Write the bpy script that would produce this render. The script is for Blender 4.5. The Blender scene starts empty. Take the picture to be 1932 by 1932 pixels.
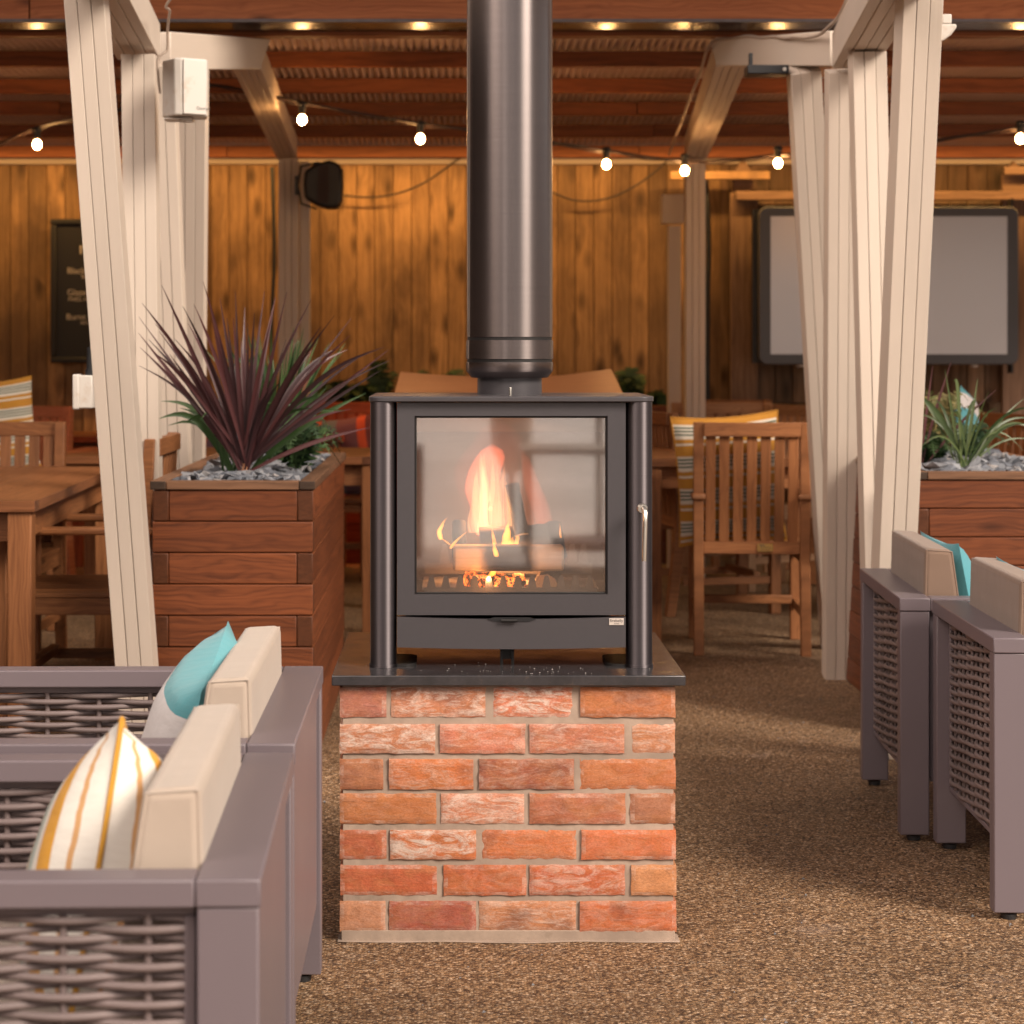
import bpy, bmesh, math, random
from mathutils import Vector, Matrix, noise
R = math.radians
rng = random.Random(7)
SC = bpy.context.scene
COL = SC.collection

# ------------------------------------------------------------------ camera frame (photo units: 1932 px square)
F = 4025.0; CX = 860.0; YH = 660.0; CH = 1.245
def P(px, py, Z): return Vector(((px-CX)/F*Z, Z, CH+(YH-py)/F*Z))
def S(Z): return F/Z

# ------------------------------------------------------------------ node helpers
def new_mat(name):
    m = bpy.data.materials.new(name); m.use_nodes = True
    nt = m.node_tree; nt.nodes.clear()
    out = nt.nodes.new('ShaderNodeOutputMaterial')
    b = nt.nodes.new('ShaderNodeBsdfPrincipled')
    nt.links.new(b.outputs[0], out.inputs[0])
    return m, nt, b, out
def N(nt, t, **kw):
    n = nt.nodes.new(t)
    for k, v in kw.items():
        if k in n.inputs: n.inputs[k].default_value = v
        else: setattr(n, k, v)
    return n
def L(nt, a, b): nt.links.new(a, b)
def ramp(nt, fac, stops, interp='LINEAR'):
    r = nt.nodes.new('ShaderNodeValToRGB'); cr = r.color_ramp; cr.interpolation = interp
    while len(cr.elements) < len(stops): cr.elements.new(0.5)
    for e, (p, c) in zip(cr.elements, stops):
        e.position = p; e.color = (c[0], c[1], c[2], 1) if not isinstance(c, (int, float)) else (c, c, c, 1)
    if fac is not None: L(nt, fac, r.inputs[0])
    return r.outputs[0]
def mix(nt, fac, a, b, mode='MIX'):
    m = nt.nodes.new('ShaderNodeMix'); m.data_type = 'RGBA'; m.blend_type = mode
    for s, v in ((0, fac), (6, a), (7, b)):
        if isinstance(v, (int, float)): m.inputs[s].default_value = v
        elif isinstance(v, (tuple, list)): m.inputs[s].default_value = (*v[:3], 1)
        else: L(nt, v, m.inputs[s])
    return m.outputs[2]
def math_(nt, op, a, b=None, clamp=False):
    m = nt.nodes.new('ShaderNodeMath'); m.operation = op; m.use_clamp = clamp
    for i, v in enumerate((a, b)):
        if v is None: continue
        if isinstance(v, (int, float)): m.inputs[i].default_value = v
        else: L(nt, v, m.inputs[i])
    return m.outputs[0]
def scaled(nt, vec, sc, loc=(0, 0, 0)):
    m = nt.nodes.new('ShaderNodeMapping'); m.inputs['Scale'].default_value = sc; m.inputs['Location'].default_value = loc
    L(nt, vec, m.inputs[0]); return m.outputs[0]
def noise_(nt, vec, scale=1, detail=4, rough=.55, dist=0.0):
    n = N(nt, 'ShaderNodeTexNoise'); n.inputs['Scale'].default_value = scale; n.inputs['Detail'].default_value = detail
    n.inputs['Roughness'].default_value = rough; n.inputs['Distortion'].default_value = dist
    L(nt, vec, n.inputs['Vector']); return n.outputs[0]
def attr(nt, name):
    a = nt.nodes.new('ShaderNodeAttribute'); a.attribute_name = name; return a
def bump(nt, b, h, strength=.3, dist=.002):
    bp = nt.nodes.new('ShaderNodeBump'); bp.inputs['Strength'].default_value = strength; bp.inputs['Distance'].default_value = dist
    L(nt, h, bp.inputs['Height']); L(nt, bp.outputs[0], b.inputs['Normal'])
def coord(nt, k='Object'):
    return nt.nodes.new('ShaderNodeTexCoord').outputs[k]

# ------------------------------------------------------------------ materials
def wood(name, dark, light, vary=.25, rough=.6, knots=.5, gu=1.5, gv=55, stain=None, stain_amt=0.0, endcol=None, spec=.3, ks=None):
    """plank timber: UV.x runs along each board, UV.y across it, in metres; every board has its own 'rnd'"""
    m, nt, b, out = new_mat(name)
    uv = coord(nt, 'UV'); rnd = attr(nt, 'rnd').outputs['Fac']; end = attr(nt, 'endg').outputs['Fac']
    warp = noise_(nt, scaled(nt, uv, (2.2, 9, 1)), 1, 3)
    sep = N(nt, 'ShaderNodeSeparateXYZ'); L(nt, uv, sep.inputs[0])
    v2 = math_(nt, 'ADD', sep.outputs[1], math_(nt, 'MULTIPLY', warp, .05))
    comb = N(nt, 'ShaderNodeCombineXYZ'); L(nt, math_(nt, 'MULTIPLY', sep.outputs[0], gu), comb.inputs[0]); L(nt, math_(nt, 'MULTIPLY', v2, gv), comb.inputs[1])
    grain = noise_(nt, comb.outputs[0], 1, 5, .65)
    fine = noise_(nt, scaled(nt, uv, (6, 420, 1)), 1, 2)
    ring = math_(nt, 'ABSOLUTE', math_(nt, 'SINE', math_(nt, 'MULTIPLY', math_(nt, 'ADD', v2, math_(nt, 'MULTIPLY', warp, .11)), gv*3.2)))
    g = math_(nt, 'ADD', math_(nt, 'MULTIPLY', grain, .95), math_(nt, 'MULTIPLY', ring, .16))
    g = math_(nt, 'ADD', g, math_(nt, 'MULTIPLY', fine, .25))
    col = ramp(nt, g, [(.36, dark), (.62, [(x+y)/2 for x, y in zip(dark, light)]), (.88, light)])
    if knots > 0:
        vo = N(nt, 'ShaderNodeTexVoronoi'); vo.inputs['Scale'].default_value = 1
        L(nt, scaled(nt, uv, (3.1 if not ks else 4.0, 8.5, 1)), vo.inputs['Vector'])
        kn = ramp(nt, vo.outputs['Distance'], ks or [(.03, 1.0), (.10, .55), (.2, 0.0)])
        sel = math_(nt, 'GREATER_THAN', N(nt, 'ShaderNodeSeparateColor').outputs[0], .5)
        sc_ = N(nt, 'ShaderNodeSeparateColor'); L(nt, vo.outputs['Color'], sc_.inputs[0])
        sel = math_(nt, 'GREATER_THAN', sc_.outputs[0], 1-knots)
        col = mix(nt, math_(nt, 'MULTIPLY', math_(nt, 'MULTIPLY', kn, sel), .85), col, [x*.3 for x in dark])
    tone = ramp(nt, rnd, [(0, 1-vary), (1, 1+vary*.6)])
    col = mix(nt, 1.0, col, tone, 'MULTIPLY')
    if stain is not None:
        sn = noise_(nt, scaled(nt, coord(nt), (1.3, 1.3, .8)), 1.6, 5, .6)
        sn = ramp(nt, sn, [(.42, 0.0), (.66, 1.0)])
        col = mix(nt, math_(nt, 'MULTIPLY', sn, stain_amt), col, stain)
    ec = endcol or [x*.35 for x in light]
    ringe = noise_(nt, scaled(nt, uv, (30, 60, 1)), 1, 3, .6, 1.5)
    ecol = mix(nt, ringe, [x*.45 for x in ec], [min(1, x*1.5) for x in ec])
    col = mix(nt, end, col, ecol)
    L(nt, col, b.inputs['Base Color'])
    b.inputs['Roughness'].default_value = rough; b.inputs['Specular IOR Level'].default_value = spec
    bump(nt, b, g, .35, .0015)
    return m
def plain(name, c, rough=.5, metal=0.0, var=.08, nscale=30, bstr=.0, spec=.5, dirt=None, coat=0):
    m, nt, b, out = new_mat(name)
    co = coord(nt)
    n = noise_(nt, co, nscale, 4)
    n2 = noise_(nt, co, nscale*.12, 3)
    col = mix(nt, n, [x*(1-var) for x in c], [min(1, x*(1+var)) for x in c])
    col = mix(nt, ramp(nt, n2, [(.35, 0.0), (.7, 1.0)]), col, [x*(1-var*1.4) for x in c])
    if dirt:
        d = ramp(nt, noise_(nt, co, nscale*.35, 6, .7), [(.58, 0.0), (.68, 1.0)])
        col = mix(nt, math_(nt, 'MULTIPLY', d, dirt[1]), col, dirt[0])
    L(nt, col, b.inputs['Base Color'])
    r = ramp(nt, n2, [(.3, max(0, rough-.06)), (.7, min(1, rough+.06))])
    L(nt, r, b.inputs['Roughness'])
    b.inputs['Metallic'].default_value = metal; b.inputs['Specular IOR Level'].default_value = spec
    b.inputs['Coat Weight'].default_value = coat
    if bstr: bump(nt, b, n, bstr, .001)
    return m
def fabric(name, c, bstr=.4, var=.1):
    m, nt, b, out = new_mat(name)
    co = coord(nt)
    w1 = N(nt, 'ShaderNodeTexWave', wave_type='BANDS', bands_direction='X'); w1.inputs['Scale'].default_value = 260; L(nt, co, w1.inputs[0])
    w2 = N(nt, 'ShaderNodeTexWave', wave_type='BANDS', bands_direction='Z'); w2.inputs['Scale'].default_value = 260; L(nt, co, w2.inputs[0])
    wv = math_(nt, 'MULTIPLY', w1.outputs[0], w2.outputs[0])
    n = noise_(nt, co, 9, 5)
    col = mix(nt, n, [x*(1-var) for x in c], [min(1, x*(1+var)) for x in c])
    L(nt, col, b.inputs['Base Color']); b.inputs['Roughness'].default_value = .95
    b.inputs['Sheen Weight'].default_value = .25; b.inputs['Specular IOR Level'].default_value = .15
    hh = math_(nt, 'ADD', math_(nt, 'MULTIPLY', wv, .3), math_(nt, 'MULTIPLY', noise_(nt, co, 14, 3), 2.0))
    bump(nt, b, hh, bstr, .003)
    return m
def stripes(name, stops, axis=1, rep=1.0):
    m, nt, b, out = new_mat(name)
    uv = coord(nt, 'UV'); sep = N(nt, 'ShaderNodeSeparateXYZ'); L(nt, uv, sep.inputs[0])
    wob = math_(nt, 'MULTIPLY', noise_(nt, uv, 5, 2), .012)
    f = math_(nt, 'FRACT', math_(nt, 'MULTIPLY', math_(nt, 'ADD', sep.outputs[axis], wob), rep))
    col = ramp(nt, f, stops, 'CONSTANT')
    n = noise_(nt, uv, 40, 4)
    col = mix(nt, math_(nt, 'MULTIPLY', n, .16), col, (.3, .26, .22))
    L(nt, col, b.inputs['Base Color']); b.inputs['Roughness'].default_value = .95; b.inputs['Sheen Weight'].default_value = .2
    b.inputs['Specular IOR Level'].default_value = .15
    bump(nt, b, noise_(nt, uv, 7, 4), .5, .01)
    return m
def emis(name, c, st):
    m, nt, b, out = new_mat(name); nt.nodes.remove(b)
    e = N(nt, 'ShaderNodeEmission'); e.inputs[0].default_value = (*c, 1); e.inputs[1].default_value = st
    L(nt, e.outputs[0], out.inputs[0]); return m

M = {}
M['planter'] = wood('planter_timber', (.062, .018, .008), (.21, .062, .022), vary=.28, rough=.5, knots=.6, gv=58, endcol=(.085, .028, .011))
M['rim'] = wood('planter_rim', (.07, .035, .02), (.22, .11, .06), vary=.3, rough=.7, knots=.2, gv=30, endcol=(.05, .03, .02))
M['purlin'] = wood('purlin_timber', (.12, .036, .014), (.31, .10, .036), vary=.3, rough=.6, knots=.4, gv=26)
M['fascia'] = wood('fascia_timber', (.26, .07, .025), (.55, .19, .07), vary=.1, rough=.5, knots=.35, gv=60)
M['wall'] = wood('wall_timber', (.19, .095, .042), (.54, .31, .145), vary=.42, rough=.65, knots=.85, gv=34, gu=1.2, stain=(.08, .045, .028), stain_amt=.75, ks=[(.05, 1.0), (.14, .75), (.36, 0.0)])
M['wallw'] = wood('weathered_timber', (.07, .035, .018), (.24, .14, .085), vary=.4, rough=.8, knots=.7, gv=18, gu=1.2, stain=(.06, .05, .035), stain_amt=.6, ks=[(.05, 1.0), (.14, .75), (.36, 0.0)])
M['oldpost'] = wood('old_post_timber', (.09, .05, .035), (.25, .15, .10), vary=.3, rough=.8, knots=.5, gv=25)
M['teak'] = wood('teak', (.115, .038, .014), (.32, .130, .050), vary=.3, rough=.5, knots=.08, gv=60, endcol=(.25, .11, .05))
M['teak2'] = wood('teak_pale', (.24, .11, .05), (.50, .28, .15), vary=.25, rough=.55, knots=.05, gv=60, endcol=(.3, .15, .08))
M['tabletop'] = wood('table_teak', (.12, .042, .016), (.28, .11, .045), vary=.3, rough=.38, knots=.05, gv=45, endcol=(.15, .06, .03))

def paint_mat(name, c, amt=.12):
    m, nt, b, out = new_mat(name)
    uv = coord(nt, 'UV'); rnd = attr(nt, 'rnd').outputs['Fac']
    g = noise_(nt, scaled(nt, uv, (3, 110, 1)), 1, 4)
    n = noise_(nt, scaled(nt, uv, (1.5, 6, 1)), 1.5, 5)
    col = mix(nt, n, [x*(1-amt) for x in c], [min(1, x*(1+amt*.5)) for x in c])
    col = mix(nt, 1.0, col, ramp(nt, rnd, [(0, .93), (1, 1.05)]), 'MULTIPLY')
    sp = ramp(nt, noise_(nt, scaled(nt, uv, (12, 40, 1)), 1, 6, .75), [(.70, 0.0), (.76, 1.0)])
    col = mix(nt, math_(nt, 'MULTIPLY', sp, .5), col, [x*.45 for x in c])
    L(nt, col, b.inputs['Base Color']); b.inputs['Roughness'].default_value = .55; b.inputs['Specular IOR Level'].default_value = .35
    bump(nt, b, math_(nt, 'ADD', math_(nt, 'MULTIPLY', g, .6), n), .45, .0018)
    return m
M['paint'] = paint_mat('cream_paint', (.63, .535, .455))
M['paintrail'] = paint_mat('rail_paint', (.50, .40, .34))

M['alu'] = plain('taupe_metal', (.155, .125, .140), rough=.42, metal=.0, var=.05, nscale=6, spec=.55)
M['wicker'] = plain('woven_resin', (.19, .145, .142), rough=.45, var=.2, nscale=25, spec=.5)
M['foot'] = plain('black_rubber', (.02, .02, .022), rough=.6)
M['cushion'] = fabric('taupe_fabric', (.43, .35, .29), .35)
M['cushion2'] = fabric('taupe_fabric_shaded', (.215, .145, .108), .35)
M['teal'] = fabric('teal_fabric', (.10, .34, .40), .5)
M['slab'] = plain('granite_slab', (.045, .042, .046), rough=.2, var=.3, nscale=120, spec=.6, dirt=((.10, .07, .055), .35))
M['stove'] = plain('stove_steel', (.076, .070, .077), rough=.36, metal=.3, var=.06, nscale=90, bstr=.06, spec=.5)
M['stovedark'] = plain('stove_iron_dark', (.02, .018, .018), rough=.5, metal=.3)
M['chrome'] = plain('brushed_nickel', (.72, .68, .62), rough=.28, metal=1.0, var=.05, nscale=60)
M['firebrick'] = plain('firebox_lining', (.085, .062, .05), rough=.9, var=.35, nscale=14, dirt=((.04, .03, .03), .8))
M['whiteplastic'] = plain('white_plastic', (.66, .61, .56), rough=.45, var=.08, nscale=12, dirt=((.42, .27, .15), .55))
M['blackplastic'] = plain('black_plastic', (.012, .012, .014), rough=.45, var=.1)
M['cable'] = plain('dark_cable', (.05, .032, .028), rough=.5)
M['cablepale'] = plain('pale_cable', (.42, .33, .27), rough=.5)
M['slate'] = plain('slate_stone', (.17, .165, .175), rough=.75, var=.4, nscale=22, bstr=.4)
M['soil'] = plain('soil', (.02, .014, .01), rough=1, var=.4, nscale=60, bstr=.8)
M['brass'] = plain('brass_plate', (.75, .48, .16), rough=.35, metal=.9, var=.15, nscale=300)
M['plate'] = plain('steel_plate', (.62, .55, .50), rough=.5, metal=.3, var=.05)
M['ink'] = plain('ink', (.06, .045, .04), rough=.6)
M['chalk'] = plain('chalk_letters', (.5, .45, .43), rough=.9)
M['boardblack'] = plain('blackboard', (.018, .016, .018), rough=.55, var=.3, nscale=8)
M['corr'] = plain('corrugated_sheet', (.62, .48, .44), rough=.4, metal=.1, var=.15, nscale=7, spec=.6)
M['gloss'] = plain('gloss_soffit', (.03, .018, .012), rough=.24, var=.05, spec=.35)
M['gutter'] = plain('grey_trim', (.16, .14, .15), rough=.55, var=.15, nscale=200)
M['char'] = plain('charred_wood', (.018, .013, .012), rough=.85, var=.6, nscale=40, bstr=1.0)
M['ash'] = plain('ash', (.35, .32, .31), rough=1, var=.4, nscale=40, bstr=.8)
M['grateiron'] = plain('grate_iron', (.12, .11, .11), rough=.6, metal=.3)
M['logend'] = wood('split_log', (.34, .18, .085), (.72, .47, .27), vary=.1, rough=.8, knots=0, gv=90, endcol=(.5, .3, .16))
M['bark'] = plain('bark', (.05, .03, .02), rough=.9, var=.6, nscale=30, bstr=1.0)
M['heat'] = emis('ember', (1.0, .16, .02), 4)

# flue: brushed dark metal, reflections streaked round the pipe
def flue_mat(nm='flue_metal', c1=(.21, .18, .178), c2=(.27, .235, .23), ro=.26):
    m, nt, b, out = new_mat(nm)
    co = coord(nt)
    n = noise_(nt, scaled(nt, co, (2, 2, 120)), 3, 3)
    L(nt, mix(nt, n, c1, c2), b.inputs['Base Color'])
    b.inputs['Metallic'].default_value = 1.0; b.inputs['Roughness'].default_value = ro; b.inputs['Anisotropic'].default_value = .85; b.inputs['Anisotropic Rotation'].default_value = .25
    tg = N(nt, 'ShaderNodeTangent'); tg.direction_type = 'RADIAL'; tg.axis = 'Z'; L(nt, tg.outputs[0], b.inputs['Tangent'])
    bump(nt, b, n, .05, .0005); return m
M['flue'] = flue_mat()
M['stovecurved'] = flue_mat('stove_pillar', (.12, .107, .115), (.15, .133, .142), .5)
# glass of the stove door
def glass_mat():
    m, nt, b, out = new_mat('door_glass'); nt.nodes.remove(b)
    g = N(nt, 'ShaderNodeBsdfGlossy'); g.inputs['Roughness'].default_value = .03; g.inputs[0].default_value = (1, .97, .95, 1)
    t = N(nt, 'ShaderNodeBsdfTransparent'); t.inputs[0].default_value = (.93, .90, .88, 1)
    fr = N(nt, 'ShaderNodeFresnel'); fr.inputs[0].default_value = 1.9
    mx = N(nt, 'ShaderNodeMixShader'); L(nt, math_(nt, 'ADD', math_(nt, 'MULTIPLY', fr.outputs[0], .5), .15), mx.inputs[0]); L(nt, t.outputs[0], mx.inputs[1]); L(nt, g.outputs[0], mx.inputs[2])
    d = N(nt, 'ShaderNodeBsdfDiffuse'); d.inputs[0].default_value = (.75, .66, .6, 1)
    haze = ramp(nt, noise_(nt, coord(nt), 7, 5, .6), [(.35, .008), (.8, .05)])  # pale milky haze painted over the pane, standing in for reflected light
    m2 = N(nt, 'ShaderNodeMixShader'); L(nt, haze, m2.inputs[0]); L(nt, mx.outputs[0], m2.inputs[1]); L(nt, d.outputs[0], m2.inputs[2])
    L(nt, m2.outputs[0], out.inputs[0]); return m
M['glass'] = glass_mat()
def screen_mat(name, c, r, me=0):
    m, nt, b, out = new_mat(name); b.inputs['Metallic'].default_value = me
    b.inputs['Base Color'].default_value = (*c, 1); b.inputs['Roughness'].default_value = r; b.inputs['Specular IOR Level'].default_value = .8
    n = noise_(nt, coord(nt), 900, 1); bump(nt, b, n, .05, .0002); return m
M['screen'] = screen_mat('screen_glass', (.58, .55, .56), .28, .6)
M['bezel'] = screen_mat('screen_bezel', (.055, .05, .058), .38)

def ground_mat(name, cols, scale, dark_amt=.4, tint=1.0):
    m, nt, b, out = new_mat(name)
    co = coord(nt)
    wv = N(nt, 'ShaderNodeVectorMath', operation='ADD')
    nz = N(nt, 'ShaderNodeTexNoise'); nz.inputs['Scale'].default_value = scale*.6; L(nt, co, nz.inputs[0])
    sub = N(nt, 'ShaderNodeVectorMath', operation='SCALE'); sub.inputs['Scale'].default_value = .9/scale; L(nt, nz.outputs[1], sub.inputs[0])
    L(nt, co, wv.inputs[0]); L(nt, sub.outputs[0], wv.inputs[1])
    vo = N(nt, 'ShaderNodeTexVoronoi'); vo.inputs['Scale'].default_value = scale; L(nt, wv.outputs[0], vo.inputs['Vector'])
    sc_ = N(nt, 'ShaderNodeSeparateColor'); L(nt, vo.outputs['Color'], sc_.inputs[0])
    col = ramp(nt, sc_.outputs[0], cols, 'LINEAR')
    col = mix(nt, 1.0, col, ramp(nt, sc_.outputs[1], [(0, .6), (.6, 1.0), (1, 1.35)]), 'MULTIPLY')
    edge = ramp(nt, vo.outputs['Distance'], [(.35, 1.0), (.75, .45)])
    col = mix(nt, 1.0, col, edge, 'MULTIPLY')
    big = noise_(nt, co, 1.1, 5, .6)
    col = mix(nt, 1.0, col, ramp(nt, big, [(.3, 1-dark_amt*1.2), (.62, 1.12)]), 'MULTIPLY')
    pale = ramp(nt, noise_(nt, co, 3.1, 4, .6), [(.62, 0.0), (.78, .35)])
    col = mix(nt, pale, col, (.36, .28, .24))
    L(nt, col, b.inputs['Base Color']); b.inputs['Roughness'].default_value = .62; b.inputs['Specular IOR Level'].default_value = .35
    bump(nt, b, math_(nt, 'SUBTRACT', 1.0, vo.outputs['Distance']), .6, .003)
    return m
M['gravel'] = ground_mat('resin_bound_gravel', [(0, (.07, .04, .026)), (.25, (.165, .088, .045)), (.5, (.27, .155, .078)), (.75, (.37, .225, .122)), (1, (.52, .37, .25))], 170, .3)

def brick_mat():
    m, nt, b, out = new_mat('reclaimed_brick')
    co = coord(nt); bc = attr(nt, 'bcol').outputs['Color']; rnd = attr(nt, 'rnd').outputs['Fac']
    off = N(nt, 'ShaderNodeVectorMath', operation='ADD'); L(nt, co, off.inputs[0])
    cb = N(nt, 'ShaderNodeCombineXYZ'); L(nt, math_(nt, 'MULTIPLY', rnd, 9.0), cb.inputs[0]); L(nt, math_(nt, 'MULTIPLY', rnd, 31.0), cb.inputs[1]); L(nt, cb.outputs[0], off.inputs[1])
    v = scaled(nt, off.outputs[0], (1, 1, 1.6))
    n1 = noise_(nt, v, 16, 6, .6, .8); n2 = noise_(nt, scaled(nt, v, (.6, .6, 1.2)), 26, 7, .72, 1.6); n3 = noise_(nt, v, 9, 3)
    col = mix(nt, ramp(nt, n1, [(.42, 0.0), (.62, 1.0)]), bc, (.40, .17, .06))
    col = mix(nt, .55, col, bc); col = mix(nt, .22, col, (.43, .15, .095))
    col = mix(nt, math_(nt, 'MULTIPLY', ramp(nt, n3, [(.55, 0.0), (.72, 1.0)]), .55), col, (.13, .06, .05))
    wamt = attr(nt, 'white').outputs['Fac']
    wh = ramp(nt, n2, [(.44, 0.0), (.62, 1.0)])
    wh = math_(nt, 'MULTIPLY', wh, wamt)
    ed = attr(nt, 'edge').outputs['Fac']
    wh2 = math_(nt, 'MULTIPLY', ramp(nt, noise_(nt, v, 22, 5, .7), [(.45, 0.0), (.62, 1.0)]), ed)
    wh = math_(nt, 'MAXIMUM', wh, math_(nt, 'MULTIPLY', wh2, .8))
    col = mix(nt, wh, col, (.62, .50, .43))
    sp = noise_(nt, v, 180, 3, .7)
    col = mix(nt, 1.0, col, ramp(nt, sp, [(.3, .78), (.7, 1.18)]), 'MULTIPLY')
    L(nt, col, b.inputs['Base Color']); b.inputs['Roughness'].default_value = .85; b.inputs['Specular IOR Level'].default_value = .2
    hh = math_(nt, 'ADD', n2, math_(nt, 'MULTIPLY', sp, .4))
    bump(nt, b, hh, .55, .003)
    return m
M['brick'] = brick_mat()
M['mortar'] = plain('lime_mortar', (.40, .30, .235), rough=.95, var=.25, nscale=55, bstr=.8, dirt=((.20, .15, .11), .4))

def leaf_mat(name, c1, c2, rough=.4, trans=.15):
    m, nt, b, out = new_mat(name)
    rnd = attr(nt, 'rnd').outputs['Fac']
    uv = coord(nt, 'UV')
    g = noise_(nt, scaled(nt, uv, (2, 60, 1)), 1, 3)
    col = mix(nt, rnd, c1, c2)
    col = mix(nt, 1.0, col, ramp(nt, g, [(.3, .75), (.7, 1.25)]), 'MULTIPLY')
    L(nt, col, b.inputs['Base Color']); b.inputs['Roughness'].default_value = rough; b.inputs['Specular IOR Level'].default_value = .45
    b.inputs['Subsurface Weight'].default_value = 0
    return m
M['purple'] = leaf_mat('purple_leaf', (.022, .008, .010), (.095, .030, .031))
M['green'] = leaf_mat('green_leaf', (.02, .05, .015), (.07, .13, .04))
M['strap'] = leaf_mat('strap_leaf', (.025, .05, .014), (.10, .13, .04))
M['fern'] = leaf_mat('fern_leaf', (.015, .04, .018), (.06, .11, .035), .55)
M['fernold'] = leaf_mat('fern_leaf_old', (.07, .09, .025), (.26, .20, .08), .55)
M['stemred'] = leaf_mat('stem', (.16, .05, .03), (.35, .16, .08), .6)

# ------------------------------------------------------------------ mesh builder
class MB:
    def __init__(s):
        s.v = []; s.f = []; s.uv = []; s.rnd = []; s.end = []; s.mi = []; s.extra = {}
    def face(s, idx, uvs=None, rnd=0.5, end=0.0, mi=0):
        s.f.append(idx); s.uv.append(uvs or [(0, 0)]*len(idx)); s.rnd.append(rnd); s.end.append(end); s.mi.append(mi)
    def box(s, c, size, rot=None, mi=0, rnd=None, taper=None, long=None):
        """c centre, size (x,y,z); rot 3x3. u runs along the longest side. taper: scale of the +z end"""
        c = Vector(c); rot = rot or Matrix.Identity(3); r = rng.random() if rnd is None else rnd
        ax = long if long is not None else max(range(3), key=lambda i: size[i])
        o = [rng.uniform(0, 40), rng.uniform(0, 40)]
        base = len(s.v); loc = []
        for z in (-.5, .5):
            for y in (-.5, .5):
                for x in (-.5, .5):
                    k = 1.0 if (taper is None or z < 0) else taper
                    l = Vector((x*size[0]*k, y*size[1]*k, z*size[2])); loc.append(l); s.v.append(c+rot@l)
        for q, n in (((0, 2, 3, 1), 2), ((4, 5, 7, 6), 2), ((0, 1, 5, 4), 1), ((2, 6, 7, 3), 1), ((0, 4, 6, 2), 0), ((1, 3, 7, 5), 0)):
            if n == ax:
                a, b = [i for i in range(3) if i != n]; e = 1.0
            else:
                a = ax; b = [i for i in range(3) if i not in (n, ax)][0]; e = 0.0
            s.face([base+i for i in q], [(loc[i][a]+o[0], loc[i][b]+o[1]+n*3.3) for i in q], r, e, mi)
    def beam(s, p0, p1, w, h, up=(0, 0, 1), mi=0, rnd=None):
        """box from p0 to p1; w across, h in the 'up' sense"""
        p0 = Vector(p0); p1 = Vector(p1); d = (p1-p0); ln = d.length; d.normalize()
        u = Vector(up); x = d.cross(u); x.normalize(); u = x.cross(d)
        rot = Matrix((x, d, u)).transposed()
        s.box((p0+p1)/2, (w, ln, h), rot, mi, rnd, long=1)
    def tube(s, pts, r, seg=8, mi=0, rnd=None, cap=True):
        pts = [Vector(p) for p in pts]; n = len(pts); base = len(s.v); rr = rng.random() if rnd is None else rnd
        rs = r if isinstance(r, (list, tuple)) else [r]*n
        ref = Vector((0, 0, 1))
        prev = None; dist = 0
        for i, p in enumerate(pts):
            d = (pts[min(i+1, n-1)]-pts[max(i-1, 0)]).normalized()
            if prev is None:
                a = d.cross(ref if abs(d.z) < .95 else Vector((1, 0, 0))).normalized()
            else: a = (prev-d*prev.dot(d)).normalized()
            prev = a; b = d.cross(a)
            for k in range(seg):
                t = 2*math.pi*k/seg
                s.v.append(p+(a*math.cos(t)+b*math.sin(t))*rs[i])
        for i in range(n-1):
            dl = (pts[i+1]-pts[i]).length
            for k in range(seg):
                k2 = (k+1) % seg
                s.face([base+i*seg+k, base+i*seg+k2, base+(i+1)*seg+k2, base+(i+1)*seg+k],
                       [(dist, k*.01), (dist, k*.01+.01), (dist+dl, k*.01+.01), (dist+dl, k*.01)], rr, 0, mi)
            dist += dl
        if cap:
            s.face([base+k for k in range(seg)][::-1], None, rr, 1, mi)
            s.face([base+(n-1)*seg+k for k in range(seg)], None, rr, 1, mi)
    def lathe(s, prof, c=(0, 0, 0), seg=48, mi=0, cap=True):
        c = Vector(c); base = len(s.v); n = len(prof)
        for r, z in prof:
            for k in range(seg):
                t = 2*math.pi*k/seg; s.v.append(c+Vector((r*math.cos(t), r*math.sin(t), z)))
        for i in range(n-1):
            for k in range(seg):
                k2 = (k+1) % seg
                s.face([base+i*seg+k, base+i*seg+k2, base+(i+1)*seg+k2, base+(i+1)*seg+k], None, .5, 0, mi)
        if cap:
            s.face([base+k for k in range(seg)][::-1], None, .5, 0, mi)
            s.face([base+(n-1)*seg+k for k in range(seg)], None, .5, 0, mi)
    def prism(s, poly, y0, y1, mi=0, rnd=.5):
        """poly: list of (x,z); extruded along y"""
        base = len(s.v); n = len(poly)
        for y in (y0, y1):
            for x, z in poly: s.v.append(Vector((x, y, z)))
        s.face([base+i for i in range(n)], [(p[0], p[1]) for p in poly], rnd, 0, mi)
        s.face([base+n+i for i in range(n)][::-1], [(p[0], p[1]) for p in poly][::-1], rnd, 0, mi)
        for i in range(n):
            j = (i+1) % n
            s.face([base+i, base+n+i, base+n+j, base+j], [(0, 0), (y1-y0, 0), (y1-y0, .05), (0, .05)], rnd, 0, mi)
    def prism_z(s, poly, z0, z1, mi=0):
        base = len(s.v); n = len(poly)
        for z in (z0, z1):
            for x, y in poly: s.v.append(Vector((x, y, z)))
        s.face([base+i for i in range(n)][::-1], None, .5, 0, mi)
        s.face([base+n+i for i in range(n)], None, .5, 0, mi)
        for i in range(n):
            j = (i+1) % n
            s.face([base+i, base+j, base+n+j, base+n+i], None, .5, 0, mi)
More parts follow.
